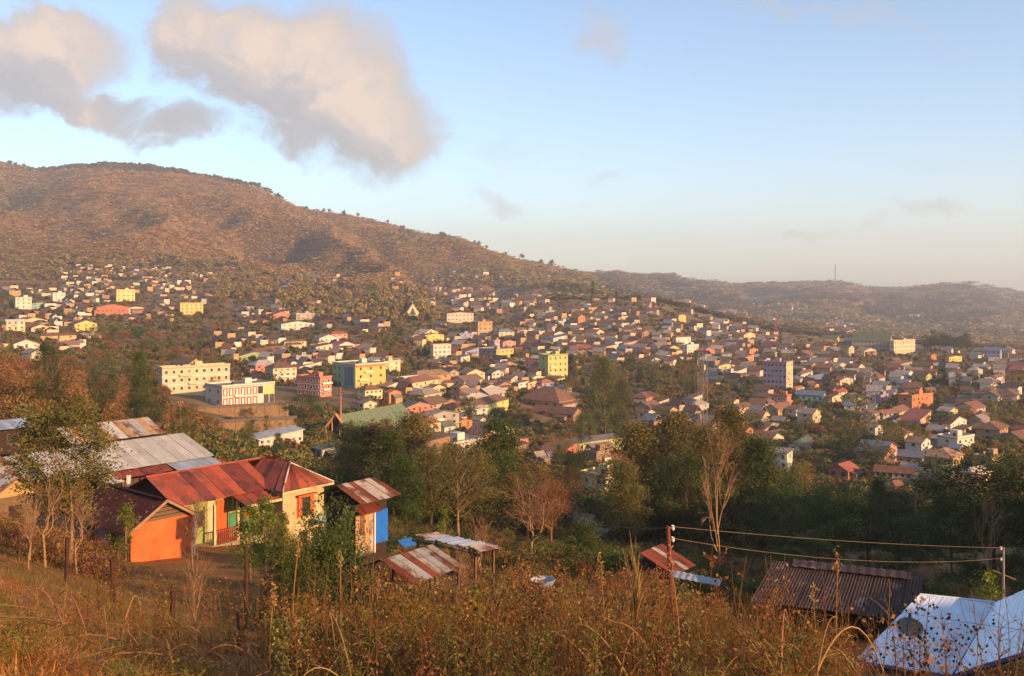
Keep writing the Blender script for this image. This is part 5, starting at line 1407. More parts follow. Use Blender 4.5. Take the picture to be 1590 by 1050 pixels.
def veranda_house():
    r = house_root(236, 737, 72, 'house', 'long red-roofed house with green and orange veranda and yellow wing', z=-18.6, short='the veranda house')
    z0, ze, zr = 0, 3.15, 4.75
    G, O, LI, CR, YE = (mat('paint_' + n, rgb(c), .9, .22, 1.6, c2=tuple(x * .5 for x in rgb(c)), c2amt=.34, streak=True, bump=.25) for n, c in (('sea_green', (70, 128, 92)), ('orange', (180, 94, 48)), ('lime', (140, 144, 84)), ('cream', (190, 174, 130)), ('yellow', (180, 160, 118))))
    # main body: ridge on y = 0, sunny side towards -y
    MB().box(.2, 9.2, -2.4, 2.8, -2, ze - .02).build('wall', LI, r)
    for x0, x1, m, zz0, zz1, nm in ((.3, 1.5, O, .3, 2.7, 'shutter'), (1.65, 2.6, LI, .5, 2.4, 'door_leaf'), (2.9, 3.5, CR, .0, 2.9, 'wall_panel'), (3.7, 4.6, O, .3, 2.7, 'shutter'), (4.8, 6.9, G, .0, 1.6, 'dado_panel'), (4.8, 5.6, LI, 1.65, 2.8, 'wall_panel'), (6.1, 6.7, O, 1.0, 2.6, 'window_shutter')):
        block(nm, m, r, x0, x1, -2.46 - (.03 if 'shutter' in nm else 0), -2.38, zz0, zz1)
    framed_window(r, M_PANE, 1.75, 2.5, -2.47, 1.1, 2.2); framed_window(r, M_DARKWOOD, 5.65, 6.0, -2.47, .1, 2.3, name='door')
    for x in (.4, 2.7, 4.7, 7.0):
        block('veranda_post', CR, r, x - .09, x + .09, -3.72, -3.54, -.3, 2.75)
    for x in np.arange(3.0, 4.55, .17): block('picket', mat('paint_picket', rgb((150, 62, 46)), .85, .2, 3), r, x, x + .07, -3.70, -3.62, -.1, .8)
    block('rail', mat('paint_picket', (0, 0, 0)), r, 2.8, 4.6, -3.75, -3.6, .8, .87)
    MB().box(-.1, 7.2, -3.9, -2.5, -2.2, -.12).build('veranda_floor', M_STONE, r)
    for i in range(9): block('plinth_stone', M_STONE, r, -.1 + i * .8, .62 + i * .8, -3.97 - .03 * (i % 2), -3.86, -1.3, -.2)
    tin_roof(r, (-.5, 0, zr), (8.2, 0, zr), (8.0, -3.6, ze), (-.5, -3.6, ze), [T_RED, T_RED, T_RED2])
    tin_roof(r, (12, 0, zr), (-.5, 0, zr), (-.5, 3.4, ze + .1), (12, 3.4, ze + .1), [T_RED2])
    tin_roof(r, (4.4, -3.3, ze - .05), (7.6, -3.3, ze - .05), (7.6, -5.0, ze - .6), (4.4, -5.0, ze - .6), [T_RED2, T_RED])
    block('fascia', CR, r, 4.4, 7.6, -5.06, -4.98, ze - .74, ze - .56)
    MB().poly([(-.0, -2.4, ze - .02), (-.0, 2.8, ze - .02), (-.0, .1, zr - .15)], (1, 0, 0), .15).build('gable', M_DARKWOOD, r)
    MB().bar((-.5, 0, zr + .03), (9.5, 0, zr + .03), .09).build('ridge_cap', T_RED, r)
    # yellow wing with hipped end
    xa, xb, xm, yf = 7.2, 12.2, 9.7, -5.6
    MB().box(xa + .5, xb - .5, yf + .6, -2.42, -2.2, ze).build('wing_wall', YE, r)
    tin_roof(r, (xm, 0, zr - .02), (xm, yf + 2.2, zr - .02), (xa, yf, ze), (xa, -.6, ze), [T_RED2, T_RED])
    tin_roof(r, (xm, yf + 2.2, zr - .02), (xm, 0, zr - .02), (xb, 0, ze), (xb, yf, ze), [T_RED])
    tin_roof(r, (xm - .05, yf + 2.2, zr - .03), (xm + .05, yf + 2.2, zr - .03), (xb, yf, ze), (xa, yf, ze), [T_RED, T_RUSTY])
    for s0 in (xa, xb): MB().bar((xm, yf + 2.2, zr + .02), (s0, yf, ze + .03), .07).build('hip_cap', T_WORN, r)
    block('fascia', CR, r, xa, xb, yf - .03, yf + .03, ze - .17, ze - .01)
    w = framed_window(r, M_PANE, 9.1, 10.6, yf + .6, .9, 2.3, O)
    for x in (9.1, 10.25): block('shutter', O, w, *[(q - 9.85) / 1.5 for q in (x, x + .35)], -1.9, -.6, -.5, .5)
    block('window_hood', O, r, 8.9, 10.8, yf + .2, yf + .6, 2.45, 2.56)
    block('step', M_STONE, r, 9.4, 11.4, yf - .2, yf + .6, -1.6, -.2)
    block('mint_awning', mat('paint_mint', rgb((170, 200, 178)), .8, .15, 2), r, 10.2, 12.0, yf - 1.6, yf + .3, .55, .63)
veranda_house()
def grey_hall():
    r = house_root(167, 687, 85, 'house', 'large house with plain grey tin roof behind the veranda house', z=-18.5, short='the grey hall')
    zr, ze = 5.0, 3.35
    MB().box(-6.6, 7.0, -3.0, 3.4, -2, ze).build('wall', mat('timber_wall', rgb((96, 62, 44)), .9, .25, 3), r)
    tin_roof(r, (-7, 0, zr), (7.3, 0, zr), (7.6, -4.2, ze), (-7, -4.2, ze), [T_GREY])
    tin_roof(r, (7.3, 0, zr), (-7, 0, zr), (-7, 4.2, ze), (7.6, 4.2, ze), [T_GREY])
    tin_roof(r, (-2.2, -4.1, ze - .1), (2.9, -4.1, ze - .1), (2.9, -5.2, ze - .5), (-2.2, -5.2, ze - .5), [T_RUSTY, T_RED2])
    tin_roof(r, (3.0, -3.9, ze - .06), (7.3, -3.9, ze - .06), (7.5, -6.5, ze - .75), (3.1, -6.5, ze - .75), [T_BLUE])
    tin_roof(r, (-3.4, -4.1, ze - .12), (-2.2, -4.1, ze - .12), (-1.7, -5.6, ze - .7), (-3.3, -5.6, ze - .7), [T_GREY])
    for g in (-6.6, 6.9): MB().poly([(g, -3, ze - .02), (g, 3.4, ze - .02), (g, .1, zr - .15)], (1, 0, 0), .1).build('gable', M_DARKWOOD, r)
    for x in (-3.2, -1.6, 1.2, 3.2, 5.2, 7.2): block('veranda_post', M_WOOD, r, x - .08, x + .08, -5.15 - (1.1 if x > 3 else 0), -5.0 - (1.1 if x > 3 else 0), -2, ze - .6)
    block('door', M_DARKWOOD, r, -1.2, -.2, -3.06, -2.98, 0, 2.1); block('window', M_PANE, r, .6, 1.8, -3.05, -2.98, 1, 2.2)
    block('orange_panel', mat('paint_orange', (0, 0, 0)), r, 5.6, 6.9, -3.06, -2.98, .4, 2.6)
grey_hall()
def other_near_houses():
    r = house_root(156, 656, 104, 'house', 'house with rust and pale striped tin roof behind the grey hall', z=-19)
    MB().box(-4.4, 4.8, -2.2, 2.2, -3, 3.2).build('wall', M_DARKWOOD, r)
    for i in range(12):
        x = -4.8 + i * .85
        sheet(r, 'roof_sheet', (x, 0, 4.6), (x + .84, 0, 4.6), (x + .84, -3.4, 3.2), (x, -3.4, 3.2), (T_TAN, T_TAN, T_WORN)[i % 3] if i % 3 else T_GREY, .01 * (i % 2))
        sheet(r, 'roof_sheet', (x + .84, 0, 4.6), (x, 0, 4.6), (x, 3.0, 3.3), (x + .84, 3.0, 3.3), T_RUSTY, .01 * (i % 2))
    framed_window(r, M_PANE, 1, 2, -2.2, 1, 2.2); block('door', M_WOOD, r, -.8, .2, -2.26, -2.15, 0, 2.1)
    r = house_root(25, 742, 70, 'house', 'hut with tan plank gable at the left edge below the grey roof', z=-17.4)
    MB().box(-1.7, 1.7, 0, 5, -3, 2.6).build('wall', M_WOOD, r)
    MB().poly([(-1.7, -.02, 2.6), (1.7, -.02, 2.6), (0, -.02, 3.75)], (0, 1, 0), .15).build('gable', mat('plank_tan', rgb((178, 140, 92)), .9, .2, 4), r)
    tin_roof(r, (0, 5.4, 3.9), (0, -.5, 3.9), (-2.2, -.5, 2.4), (-2.2, 5.4, 2.4), [T_GREY, T_WORN])
    tin_roof(r, (0, -.5, 3.9), (0, 5.4, 3.9), (2.2, 5.4, 2.4), (2.2, -.5, 2.4), [T_RUSTY, T_WORN])
    block('door', M_DARKWOOD, r, -.5, .4, -.06, 0, 0, 1.95)
    r = house_root(60, 706, 82, 'house', 'long house with broad worn grey roof behind the forked olive tree', z=-18)
    MB().box(-5, 3.4, -2.4, 2.4, -3, 2.9).build('wall', M_DARKWOOD, r)
    tin_roof(r, (-5.4, 0, 4.2), (3.8, 0, 4.2), (4.2, -3.8, 2.7), (-5.4, -3.8, 2.7), [T_GREY, T_WORN, T_GREY])
    tin_roof(r, (3.8, 0, 4.2), (-5.4, 0, 4.2), (-5.4, 3.4, 2.8), (4.0, 3.4, 2.8), [T_WORN])
    framed_window(r, M_PANE, -1, .2, -2.4, .9, 2.0)
    r = house_root(12, 651, 118, 'house', 'bluish tin-roofed house at the far left edge', z=-19.5)
    MB().box(-4, 1.6, -2, 2, -4, 2.9).build('wall', M_DARKWOOD, r)
    tin_roof(r, (-4.4, 0, 3.5), (2, 0, 3.5), (2, -3, 2.8), (-4.4, -3, 2.8), [T_BLUE]); tin_roof(r, (2, 0, 3.5), (-4.4, 0, 3.5), (-4.4, 2.6, 2.8), (2, 2.6, 2.8), [T_BLUE])
    framed_window(r, M_PANE, -1, .2, -2, 1, 2)
    # hut with striped roof and blue tarpaulin door
    r = house_root(526, 750, 58, 'hut', 'hut with rust-striped tin roof and bright blue door sheet', 'hut', z=-14.9, short='the striped tin hut'); r.scale = (.84,) * 3
    tin_roof(r, (-.3, 0, 3.9), (3.4, 0, 3.9), (3.6, -2.5, 2.95), (-.3, -2.5, 2.95), [T_WORN, T_RUSTY], .55)
    tin_roof(r, (3.4, 0, 3.9), (-.3, 0, 3.9), (-.3, 1.9, 3.0), (3.6, 1.9, 3.0), [T_RUSTY], .55)
    MB().box(.2, 3.2, -1.4, 1.5, -2, 3.0).build('wall', M_DARKWOOD, r)
    for i in range(4): sheet(r, 'wall_sheet', (.15 + i * .42, -1.5, 1.95), (.55 + i * .42, -1.5, 1.95), (.55 + i * .42, -1.5, -.9), (.15 + i * .42, -1.5, -.9), (T_TAN, T_WORN)[i % 2], waves=3)
    block('door_sheet', mat('blue_sheet', rgb((20, 100, 190)), .5, .2, 2.5, c2=rgb((14, 70, 150)), c2amt=.4, spec=.5), r, 1.95, 3.15, -1.58, -1.5, -.3, 1.95)
    block('door_post', M_TRIM, r, 1.83, 1.93, -1.62, -1.48, -.9, 2.0)
    tin_roof(r, (.1, -1.4, 2.45), (2.0, -1.4, 2.45), (2.0, -2.2, 2.05), (.1, -2.2, 2.05), [T_RED2, T_RUSTY], .5, 'awning_sheet')
    # striped shed on posts
    r = house_root(590, 868, 43, 'shed', 'open shed with rust-streaked white tin roof on wooden posts', 'shed', z=-14.05, short='the streaked shed'); r.scale = (.88,) * 3
    tin_roof(r, (0, 0, 2.5), (3.7, 0, 2.5), (3.7, -2.2, 1.75), (0, -2.2, 1.75), [T_WORN, T_WORN, T_RUSTY, T_GREY], .46)
    tin_roof(r, (3.7, 0, 2.5), (0, 0, 2.5), (0, 1.1, 2.0), (3.7, 1.1, 2.0), [T_RUSTY], .46)
    for x in (.15, 1.8, 3.5):
        for y, zz in ((-2.0, 1.75), (.9, 2.05)): block('post', M_WOOD, r, x - .05, x + .05, y - .05, y + .05, -2, zz)
    for i in range(7): block('plank', M_WOOD, r, .3 + i * .32, .58 + i * .32, -1.62, -1.58, -1, 1.2 + .2 * (i % 3))
    # low canopy of loose sheets
    r = house_root(640, 829, 52, 'canopy', 'flat canopy of loose crumpled tin sheets behind the streaked shed', 'canopy', z=-15.6)
    for i in range(6): sheet(r, 'roof_sheet', (R.uniform(-.2, .1), -.75 * i, 2.55 + R.uniform(-.08, .1)), (R.uniform(-.2, .1), -.75 * i - .8, 2.5 + R.uniform(-.08, .08)), (1.7, -.75 * i - .9, 2.35), (1.8, -.75 * i, 2.38), R.choice((T_WORN, T_GREY, T_BLUE)), .02 * (i % 2), 3)
    for x in (.1, 1.5):
        for y in (-.3, -4.2): block('post', M_WOOD, r, x - .05, x + .05, y - .05, y + .05, -2, 2.3)
    for x in (0.1, 1.5): block('beam', M_WOOD, r, x - .05, x + .05, -4.6, 0.1, 2.22, 2.32)
    # small rust-red shed beside the pole
    r = house_root(994, 858, 60, 'shed', 'small shed with tilted rust-red tin roof behind the steel pole', 'shed', z=-19, short='the small rust-red shed')
    tin_roof(r, (-.1, 0, 2.9), (2.6, 0, 2.9), (2.6, -2.3, 2.0), (-.1, -2.3, 2.0), [T_RUSTY, T_RUSTY, T_RED, T_WORN], .45)
    tin_roof(r, (2.6, 0, 2.9), (-.1, 0, 2.9), (-.1, 1.4, 2.2), (2.6, 1.4, 2.2), [T_RUSTY], .45)
    for i in range(6): block('plank', M_DARKWOOD, r, .1 + i * .38, .45 + i * .38, -1.7, -1.64, -2, 2.1)
    for i in range(5): block('plank', M_DARKWOOD, r, .04, .1, -1.6 + i * .5, -1.15 + i * .5, -2, 2.3)
    MB().box(.12, 2.3, -1.62, 1, -2, 2.0).build('wall', M_DARKWOOD, r)
    # dark barn
    rz = math.atan2(-.412, .911)
    r = house_root(1208, 871, 55, 'barn', 'long dark barn with rust-brown tin roof in the shade', 'barn', z=-19.4, rz=rz, short='the dark barn')
    tin_roof(r, (-.2, 0, 4.2), (7.4, 0, 4.2), (7.2, -2.9, 2.75), (-.9, -2.9, 2.75), [T_DARK])
    tin_roof(r, (7.4, 0, 4.2), (-.2, 0, 4.2), (-.2, 2.6, 2.9), (7.4, 2.6, 2.9), [T_DARK])
    sheet(r, 'ridge_sheet', (.8, .25, 4.32), (6.8, .25, 4.32), (6.8, -.45, 4.12), (.8, -.45, 4.12), T_DARK, .02, 12)
    for i in range(15):
        if i not in (2, 3, 9): block('plank', M_DARKWOOD, r, i * .47, .44 + i * .47, -2.0, -1.95, -2.5, 2.95)
    MB().box(.0, 7.0, -1.93, 2, -2.5, 2.8).build('wall', M_DARKWOOD, r)
    for x in (.2, 3.4, 6.8): block('post', M_WOOD, r, x - .07, x + .07, -2.75, -2.6, -2.5, 2.75)
    for i in range(5): block('plank', M_WOOD, r, 7.02, 7.07, -1.9 + i * .75, -1.2 + i * .75, -2.5, 3.2)
    # blue tarpaulin shelter
    r = house_root(628, 800, 78, 'tarpaulin', 'small blue tarpaulin shelter behind the striped tin hut', 'tarpaulin', z=float(at(628, 78).z)); r.scale = (.6,) * 3
    MB().slab([(-1.3, -1.2, 1.5), (1.3, -1.2, 1.3), (1.3, 0, 2.1), (-1.3, 0, 2.2)], .02).slab([(1.3, 1.2, 1.4), (-1.3, 1.2, 1.5), (-1.3, 0.01, 2.2), (1.3, 0.01, 2.1)], .02).build('tarpaulin_sheet', mat('blue_tarp', rgb((40, 100, 170)), .4, .15, 2), r)
    for x in (-1.2, 1.2):
        for y in (-1.1, 1.1): block('pole', M_WOOD, r, x - .03, x + .03, y - .03, y + .03, -1, 1.4)
other_near_houses()
def white_roof_house():
    a, b, c, d = P(1428, 924, 31.2), P(1544, 936, 31.0), P(1479, 1049, 27.0), P(1328, 1026, 27.6)
    o = (a + b + c + d) / 4; zb = float(zt(o.x, o.y)) - .4
    r = empty('house', (o.x, o.y, zb)); tag(r, 'house under wide bluish-white tin roof with a satellite dish', 'house')
    LAND.append((1460, 985, 'the white roof', 29))
    q = Vector((o.x, o.y, zb))
    a, b, c, d = a - q, b - q, c - q, d - q
    e, f = P(1640, 896, 30.6) - q, P(1640, 998, 26.0) - q
    tin_roof(r, a, b, c, d, [T_WHITE], .95, amp=.0025, gap=.002)
    g, h_ = P(1760, 930, 29) - q, P(1740, 1010, 25) - q
    tin_roof(r, b + Vector((0, 0, .01)), e, f, c + Vector((0, 0, .01)), [T_WHITE], .95, amp=.0025, gap=.002)
    tin_roof(r, e, g, h_, f, [T_WHITE], .95, amp=.0025, gap=.002)
    def shrink(p, cen, k): return Vector((cen.x + (p.x - cen.x) * k, cen.y + (p.y - cen.y) * k, 0))
    cen = (a + b + c + d) / 4
    z1 = min(c.z, d.z) - .12
    pl = [shrink(p, cen, .84) for p in (d, c, b, a)]
    wm = mat('grey_blockwork', rgb((120, 116, 118)), .9, .25, 2)  # even grey base colour for the block walls
    MB().poly([Vector((p.x, p.y, -2)) for p in pl], (0, 0, 1), z1 + 2).build('wall', wm, r)
    cen2 = (e + f + g + h_) / 4
    pl = [shrink(p, cen2, .8) for p in (f, h_, g, e)]
    MB().poly([Vector((p.x, p.y, -2)) for p in pl], (0, 0, 1), min(f.z, h_.z, e.z, g.z) - .12 + 2).build('wing_wall', wm, r)
    MB().bar(d + Vector((0, 0, -.05)), c + Vector((0, 0, -.05)), .07).build('gutter', mat('gutter_blue', rgb((70, 72, 110)), .5, .15, 3), r)
    MB().bar(c + Vector((0, 0, -.05)), f + Vector((0, 0, -.05)), .08).build('gutter', mat('gutter_blue', (0, 0, 0)), r)
    # ridge and hip caps as slim strips
    MB().bar(a + Vector((0, 0, .02)), b + Vector((0, 0, .02)), .035).build('ridge_cap', T_WHITE, r)
    # satellite dish
    p = P(1413, 1003, 29.2)
    s = (p.y, )
    dish = empty('satellite_dish', p, math.radians(-35)); tag(dish, 'dark satellite dish on a short post on the white roof', 'satellite dish')
    n, m_ = 20, 5; V, Fc = [(0, 0, 0)], []
    for j in range(1, m_ + 1):
        for i in range(n):
            t = 2 * math.pi * i / n; rr = .36 * j / m_; V.append((rr * math.cos(t), rr * math.sin(t), .55 * rr * rr))
    Fc += [(0, 1 + i, 1 + (i + 1) % n) for i in range(n)]
    for j in range(m_ - 1): Fc += [(1 + j * n + i, 1 + (j + 1) * n + i, 1 + (j + 1) * n + (i + 1) % n, 1 + j * n + (i + 1) % n) for i in range(n)]
    me = MB().add(V, Fc).mesh('reflector'); me.materials.append(mat('dish_grey', rgb((92, 92, 88)), .5, .2, 5))
    sd = link('reflector', me, dish, loc=(0, 0, .52), rot=(math.radians(24), math.radians(12), 0))
    sd.modifiers.new('thick', 'SOLIDIFY').thickness = .012
    md = mat('dish_dark', rgb((60, 56, 54)), .6, .2, 5)
    MB().bar((0, 0, -.1), (0, 0, .5), .03, 6).build('post', md, dish)
    MB().tube([(0, -.32, .5), (.02, -.3, .75), (.02, -.1, .92)], [.015] * 3, 5).build('feed_arm', md, dish)
    MB().tube([(.02, -.12, .88), (.02, -.06, .98)], [.05, .035], 8).build('feed_horn', md, dish)
    MB().box(-.22, .2, -.14, .14, -.06, .08).build('base_block', M_WOOD, dish)
white_roof_house()

# ------------------------------------------------------------------ fence, poles, wires
def fence():
    spec = [(-60, 800, 50), (30, 825, 43), (103, 835, 36.5), (175, 868, 30.5), (267, 907, 26.5), (375, 950, 23.2), (500, 985, 21)]
    pts = [at(u, Y) for u, v, Y in spec]
    root = empty('wire_fence', pts[0]); tag(root, 'rusty post and wire fence running down the left slope', 'fence')
    q = pts[0]; tops = []
    m = mat('rusty_post', rgb((70, 42, 32)), .85, .3, 5)
    for p, (u, v, Y) in zip(pts, spec):
        t = P(u, v, Y); t.x += R.uniform(-.05, .05)
        b_ = p + Vector((0, 0, -.4)) - q; t = t - q
        MB().tube([b_, (b_ + t) / 2, t], [.075, .07, .065], 6).build('post', m, root); tops.append((p - q, t))
    wm = mat('fence_wire', rgb((80, 62, 52)), .6, .2, 5)
    for i in range(len(tops) - 1):
        for f in (.95, .7, .45, .2):
            a = tops[i][0].lerp(tops[i][1], f); b_ = tops[i + 1][0].lerp(tops[i + 1][1], f)
            MB().tube([a.lerp(b_, t) + Vector((0, 0, -.12 * math.sin(t * math.pi))) for t in np.linspace(0, 1, 7)], [.007] * 7, 4).build('wire', wm, root)
fence()
def one_post(u, vt, Y, label):
    p = at(u, Y); t = P(u, vt, Y)
    o = empty('fence_post', p); tag(o, label, 'post')
    MB().tube([(0, 0, -.4), (.03, 0, (t.z - p.z) * .6), (0, .02, t.z - p.z)], [.06, .055, .05], 6).build('shaft', mat('rusty_post', (0, 0, 0)), o)
    MB().bar((-.12, 0, (t.z - p.z) * .92), (.25, .05, (t.z - p.z) * .97), .012).build('wire_stub', mat('fence_wire', (0, 0, 0)), o)
one_post(381, 848, 34, 'single dark post left of the green shrub, apart from the fence')
M_POLE = mat('red_oxide_pole', rgb((120, 58, 42)), .7, .3, 3)
M_INS = mat('white_insulator', rgb((220, 214, 196)), .3, .1, 4, spec=.6)
def pole(u, vt, Y, label, m, rad, cross=False, arms=()):
    p = at(u, Y); t = P(u, vt, Y); h = t.z - p.z
    o = empty('utility_pole', p); tag(o, label, 'utility pole')
    MB().tube([(.25 if not cross else 0, 0, -.6), (.1 if not cross else 0, 0, h * .5), (0, 0, h)], [rad * 1.1, rad, rad * .9], 8).build('shaft', m, o)
    for z_, dx in arms:
        b = MB().bar((0, 0, h - z_), (dx, 0, h - z_ + .01), .02).build('bracket', M_STEEL, o)
        MB().tube([(dx, 0, h - z_ - .07), (dx, 0, h - z_ - .02), (dx, 0, h - z_ + .02), (dx, 0, h - z_ + .08)], [.03, .055, .035, .05], 8).build('insulator', M_INS, o)
    if cross: MB().bar((-.42, .1, h - 1.05), (.48, -.1, h - 1.4), .05).build('cross_board', M_WOOD, o)
    return o, t
_, t1 = pole(1037, 817, 31, 'rust-red steel pole with white insulators standing in the brush', M_POLE, .068, arms=((.06, .16), (.42, .16)))
_, t2 = pole(1558, 850, 44, 'thin pale pole with nailed cross board at the right', mat('pale_pole', rgb((140, 128, 120)), .8, .2, 3), .06, True, arms=((.06, -.1), (.52, -.1)))
def wire(a, b, sag, label, rad=.010, mm_=None):
    o = empty('power_line', a); tag(o, label, 'wire')
    MB().tube([Vector(a).lerp(Vector(b), t) - Vector(a) + Vector((0, 0, -sag * 4 * t * (1 - t))) for t in np.linspace(0, 1, 25)], [rad] * 25, 5).build('cable', mm_ or mat('aluminium_cable', rgb((170, 140, 112)), .45, .15, 2, metal=.4), o)
wire(t1 + Vector((.16, 0, -.02)), t2 + Vector((-.1, 0, -.02)), .12, 'upper pale power line from the rust-red pole to the thin pole', .0055)
wire(t1 + Vector((.16, 0, -.38)), t2 + Vector((-.1, 0, -.48)), .4, 'lower pale power line from the rust-red pole to the thin pole', .0055)
DK = mat('dark_cable', rgb((84, 70, 62)), .6, .1, 2)
wire(t1 + Vector((-.03, 0, -.06)), P(870, 795, 60), .3, 'thin dark wire running from the rust-red pole up to the left', .012, DK)
wire(P(1180, 868, 50), P(1620, 925, 40), .2, 'thin dark wire passing over the dark barn roof', .011, DK)
wire(P(1160, 900, 34), P(1640, 985, 27), .15, 'thin wire crossing in front of the white roof', .007, DK)
wire(t2 + Vector((.05, 0, -.05)), P(1640, 880, 41), .05, 'short wire leaving the thin pole to the right', .011, DK)
for u_, vt_, Y_, lab_ in ((1421, 752, 150, 'pale leaning pole left of the gap below the straw-roofed house'), (1452, 768, 165, 'short pale pole right of the pale leaning pole'), (280, 622, 175, 'rust pole beside the small dark green tree'), (662, 640, 330, 'thin pole left of the teal-roofed row'), (905, 640, 380, 'thin pole right of the dark shed')):
    pole(u_, vt_, Y_, lab_, mat('town_pole', rgb((132, 100, 78)), .8, .2, 2), .13, arms=((.3, .35), (.3, -.35)))
def small_things():
    p = at(843, 44); o = empty('basin', p + Vector((0, 0, .8)), .4); tag(o, 'round grey-white basin standing in the brush', 'basin')
    pr = [(0, .0), (.22, .01), (.42, .12), (.5, .26), (.54, .36)]
    V, Fc, n = [], [], 16
    for r_, z_ in pr:
        for i in range(n): V.append((max(r_, .01) * math.cos(2 * math.pi * i / n), max(r_, .01) * math.sin(2 * math.pi * i / n), z_))
    for j in range(len(pr) - 1): Fc += [(j * n + i, (j + 1) * n + i, (j + 1) * n + (i + 1) % n, j * n + (i + 1) % n) for i in range(n)]
    MB().add(V, Fc).build('bowl', mat('enamel', rgb((150, 158, 168)), .35, .15, 4, spec=.6), o, smooth=True)
    MB().bar((0, 0, -1.2), (0, 0, -.01), .05, 6).build('stake', M_WOOD, o)
    MB().tube([(.53 * math.cos(t), .53 * math.sin(t), .36) for t in np.linspace(0, 2 * math.pi, 20)], [.022] * 20, 5).build('rim', mat('enamel', (0, 0, 0)), o)
    p = at(140, 58); p.z = -(858 - HV) / F * 58
    o = empty('red_cloth', p); tag(o, 'small red cloth hanging on a line left of the orange gable', 'cloth')
    V, Fc = [], []
    for i in range(9):
        for j in range(6): V.append((-.34 + i * .085, .05 * math.sin(i * 1.3 + j * .4) * (1 + j * .2), -.1 * j - .02 * math.sin(i * .8)))
    Fc = [(i * 6 + j, i * 6 + j + 1, (i + 1) * 6 + j + 1, (i + 1) * 6 + j) for i in range(8) for j in range(5)]
    c = MB().add(V, Fc).build('fabric', mat('red_fabric', rgb((190, 52, 36)), .9, .2, 4), o); c.modifiers.new('thick', 'SOLIDIFY').thickness = .01
    MB().tube([(-2.4, 0, .06), (0, 0, 0), (2.2, 0, .05)], [.008] * 3, 4).build('line', mat('fence_wire', (0, 0, 0)), o)
    for x in (-2.4, 2.2): MB().bar((x, 0, -1.6), (x, 0, .1), .03, 5).build('stake', M_WOOD, o)
    q = P(200, 755, 78.5); q.z = -17.9
    o = empty('white_cloth', q); tag(o, 'white cloth hanging at the veranda post of the grey hall', 'cloth')
    V = []
    for i in range(7):
        for j in range(8): V.append((-.16 + i * .055 * (1 - .03 * j), .04 * math.sin(i * 1.6) , 2.9 - .13 * j))
    Fc = [(i * 8 + j, i * 8 + j + 1, (i + 1) * 8 + j + 1, (i + 1) * 8 + j) for i in range(6) for j in range(7)]
    c = MB().add(V, Fc).build('fabric', mat('white_fabric', rgb((222, 218, 212)), .9, .1, 4), o); c.modifiers.new('thick', 'SOLIDIFY').thickness = .012
    MB().bar((0, .1, -1), (0, .1, 3.0), .035, 6).build('peg_post', M_WOOD, o)
    # loose tin sheet on the ground below the small rust-red shed
    p = P(1075, 905, 57); o = empty('tin_sheet', p, math.radians(-20)); tag(o, 'pale tin sheet lying below the small rust-red shed', 'tin sheet')
    sheet(o, 'corrugated_sheet', (-1.3, .45, .5), (1.6, .45, .2), (1.6, -.45, .1), (-1.3, -.45, .38), T_BLUE, 0, 8)
    for x in (-1.1, 1.3): MB().bar((x, 0, -1.5), (x, 0, .3), .05).build('prop', M_WOOD, o)
small_things()

# ------------------------------------------------------------------ brush, weeds and dry grass
def blade_np(p0, d, ln, w, droop, rg, k=5):
    t = np.linspace(0, 1, k + 1)[:, None]
    d = np.array(d, float); side = np.cross(d, [0, 0, 1.]); nn = np.linalg.norm(side)
    side = side / nn if nn > 1e-3 else np.array([1., 0, 0])
    hd = np.array([d[0], d[1], 0]); hd /= np.linalg.norm(hd) + 1e-6
    c = p0 + d * ln * t + (hd * .5 + np.array([0, 0, -1.])) * droop * ln * t ** 2.5
    ww = w * (1 - t * .85)
    V = np.concatenate([c - side * ww / 2, c + side * ww / 2], 1).reshape(-1, 3)
    i = np.arange(k) * 2
    return V, np.stack([i, i + 1, i + 3, i + 2], 1)
def tuft_tpl(n, blades, h, w, seed, spread=.45, droop=(.1, .6), r0=.12):
    out = []
    for s in range(n):
        rg = np.random.default_rng(seed + s); L_ = []
        for b in range(blades):
            a = rg.uniform(0, 6.283); sp = abs(rg.normal(0, spread))
            d = np.array([math.cos(a) * sp, math.sin(a) * sp, 1.]); d /= np.linalg.norm(d)
            V, Q = blade_np(np.array([rg.normal(0, r0), rg.normal(0, r0), -.05]), d, h * rg.uniform(.45, 1.1), w, rg.uniform(*droop), rg)
            L_.append((V, Q, np.full(len(V), np.clip(rg.normal(.5, .22), 0, 1))))
        out.append(join_np(L_))
    return out
def weed_np(h, rg, br=9, leaf=.06, nl=5, r=.008, curve=.08, heads=False, up=1.0):
    """a dry branching weed: stem, side twigs, curled leaves or seed heads at their ends"""
    L_ = []
    top = np.array([rg.normal(0, curve) * h, rg.normal(0, curve) * h, h])
    st = curve_pts((0, 0, -.1), top, 8, .04, rg)
    V, Q = tube_np(st, np.linspace(r, r * .35, 8), 4); L_.append((V, Q, np.full(len(V), .35)))
    for i in range(br):
        f = rg.uniform(.3, 1); b = st[0] + (st[-1] - st[0]) * f; j = min(7, int(f * 7)); b = st[j]
        a = rg.uniform(0, 6.283); ln = h * rg.uniform(.1, .32) * (1.2 - f * .6)
        e = b + np.array([math.cos(a), math.sin(a), up * rg.uniform(.4, 1.4)]) * ln * .75
        c = curve_pts(b, e, 4, .1, rg)
        V, Q = tube_np(c, np.linspace(r * .5, r * .25, 4), 3); L_.append((V, Q, np.full(len(V), .4)))
        if nl:
            pp = c[rg.integers(1, 4, nl)] + rg.normal(0, ln * .12, (nl, 3))
            L_.append(leaves_np(pp, leaf, rg, .8, .65, rg.uniform(.25, .8)))
    return join_np(L_)
def weeds_tpl(n, seed, **k):
    return [weed_np(1.0, np.random.default_rng(seed + i), **k) for i in range(n)]
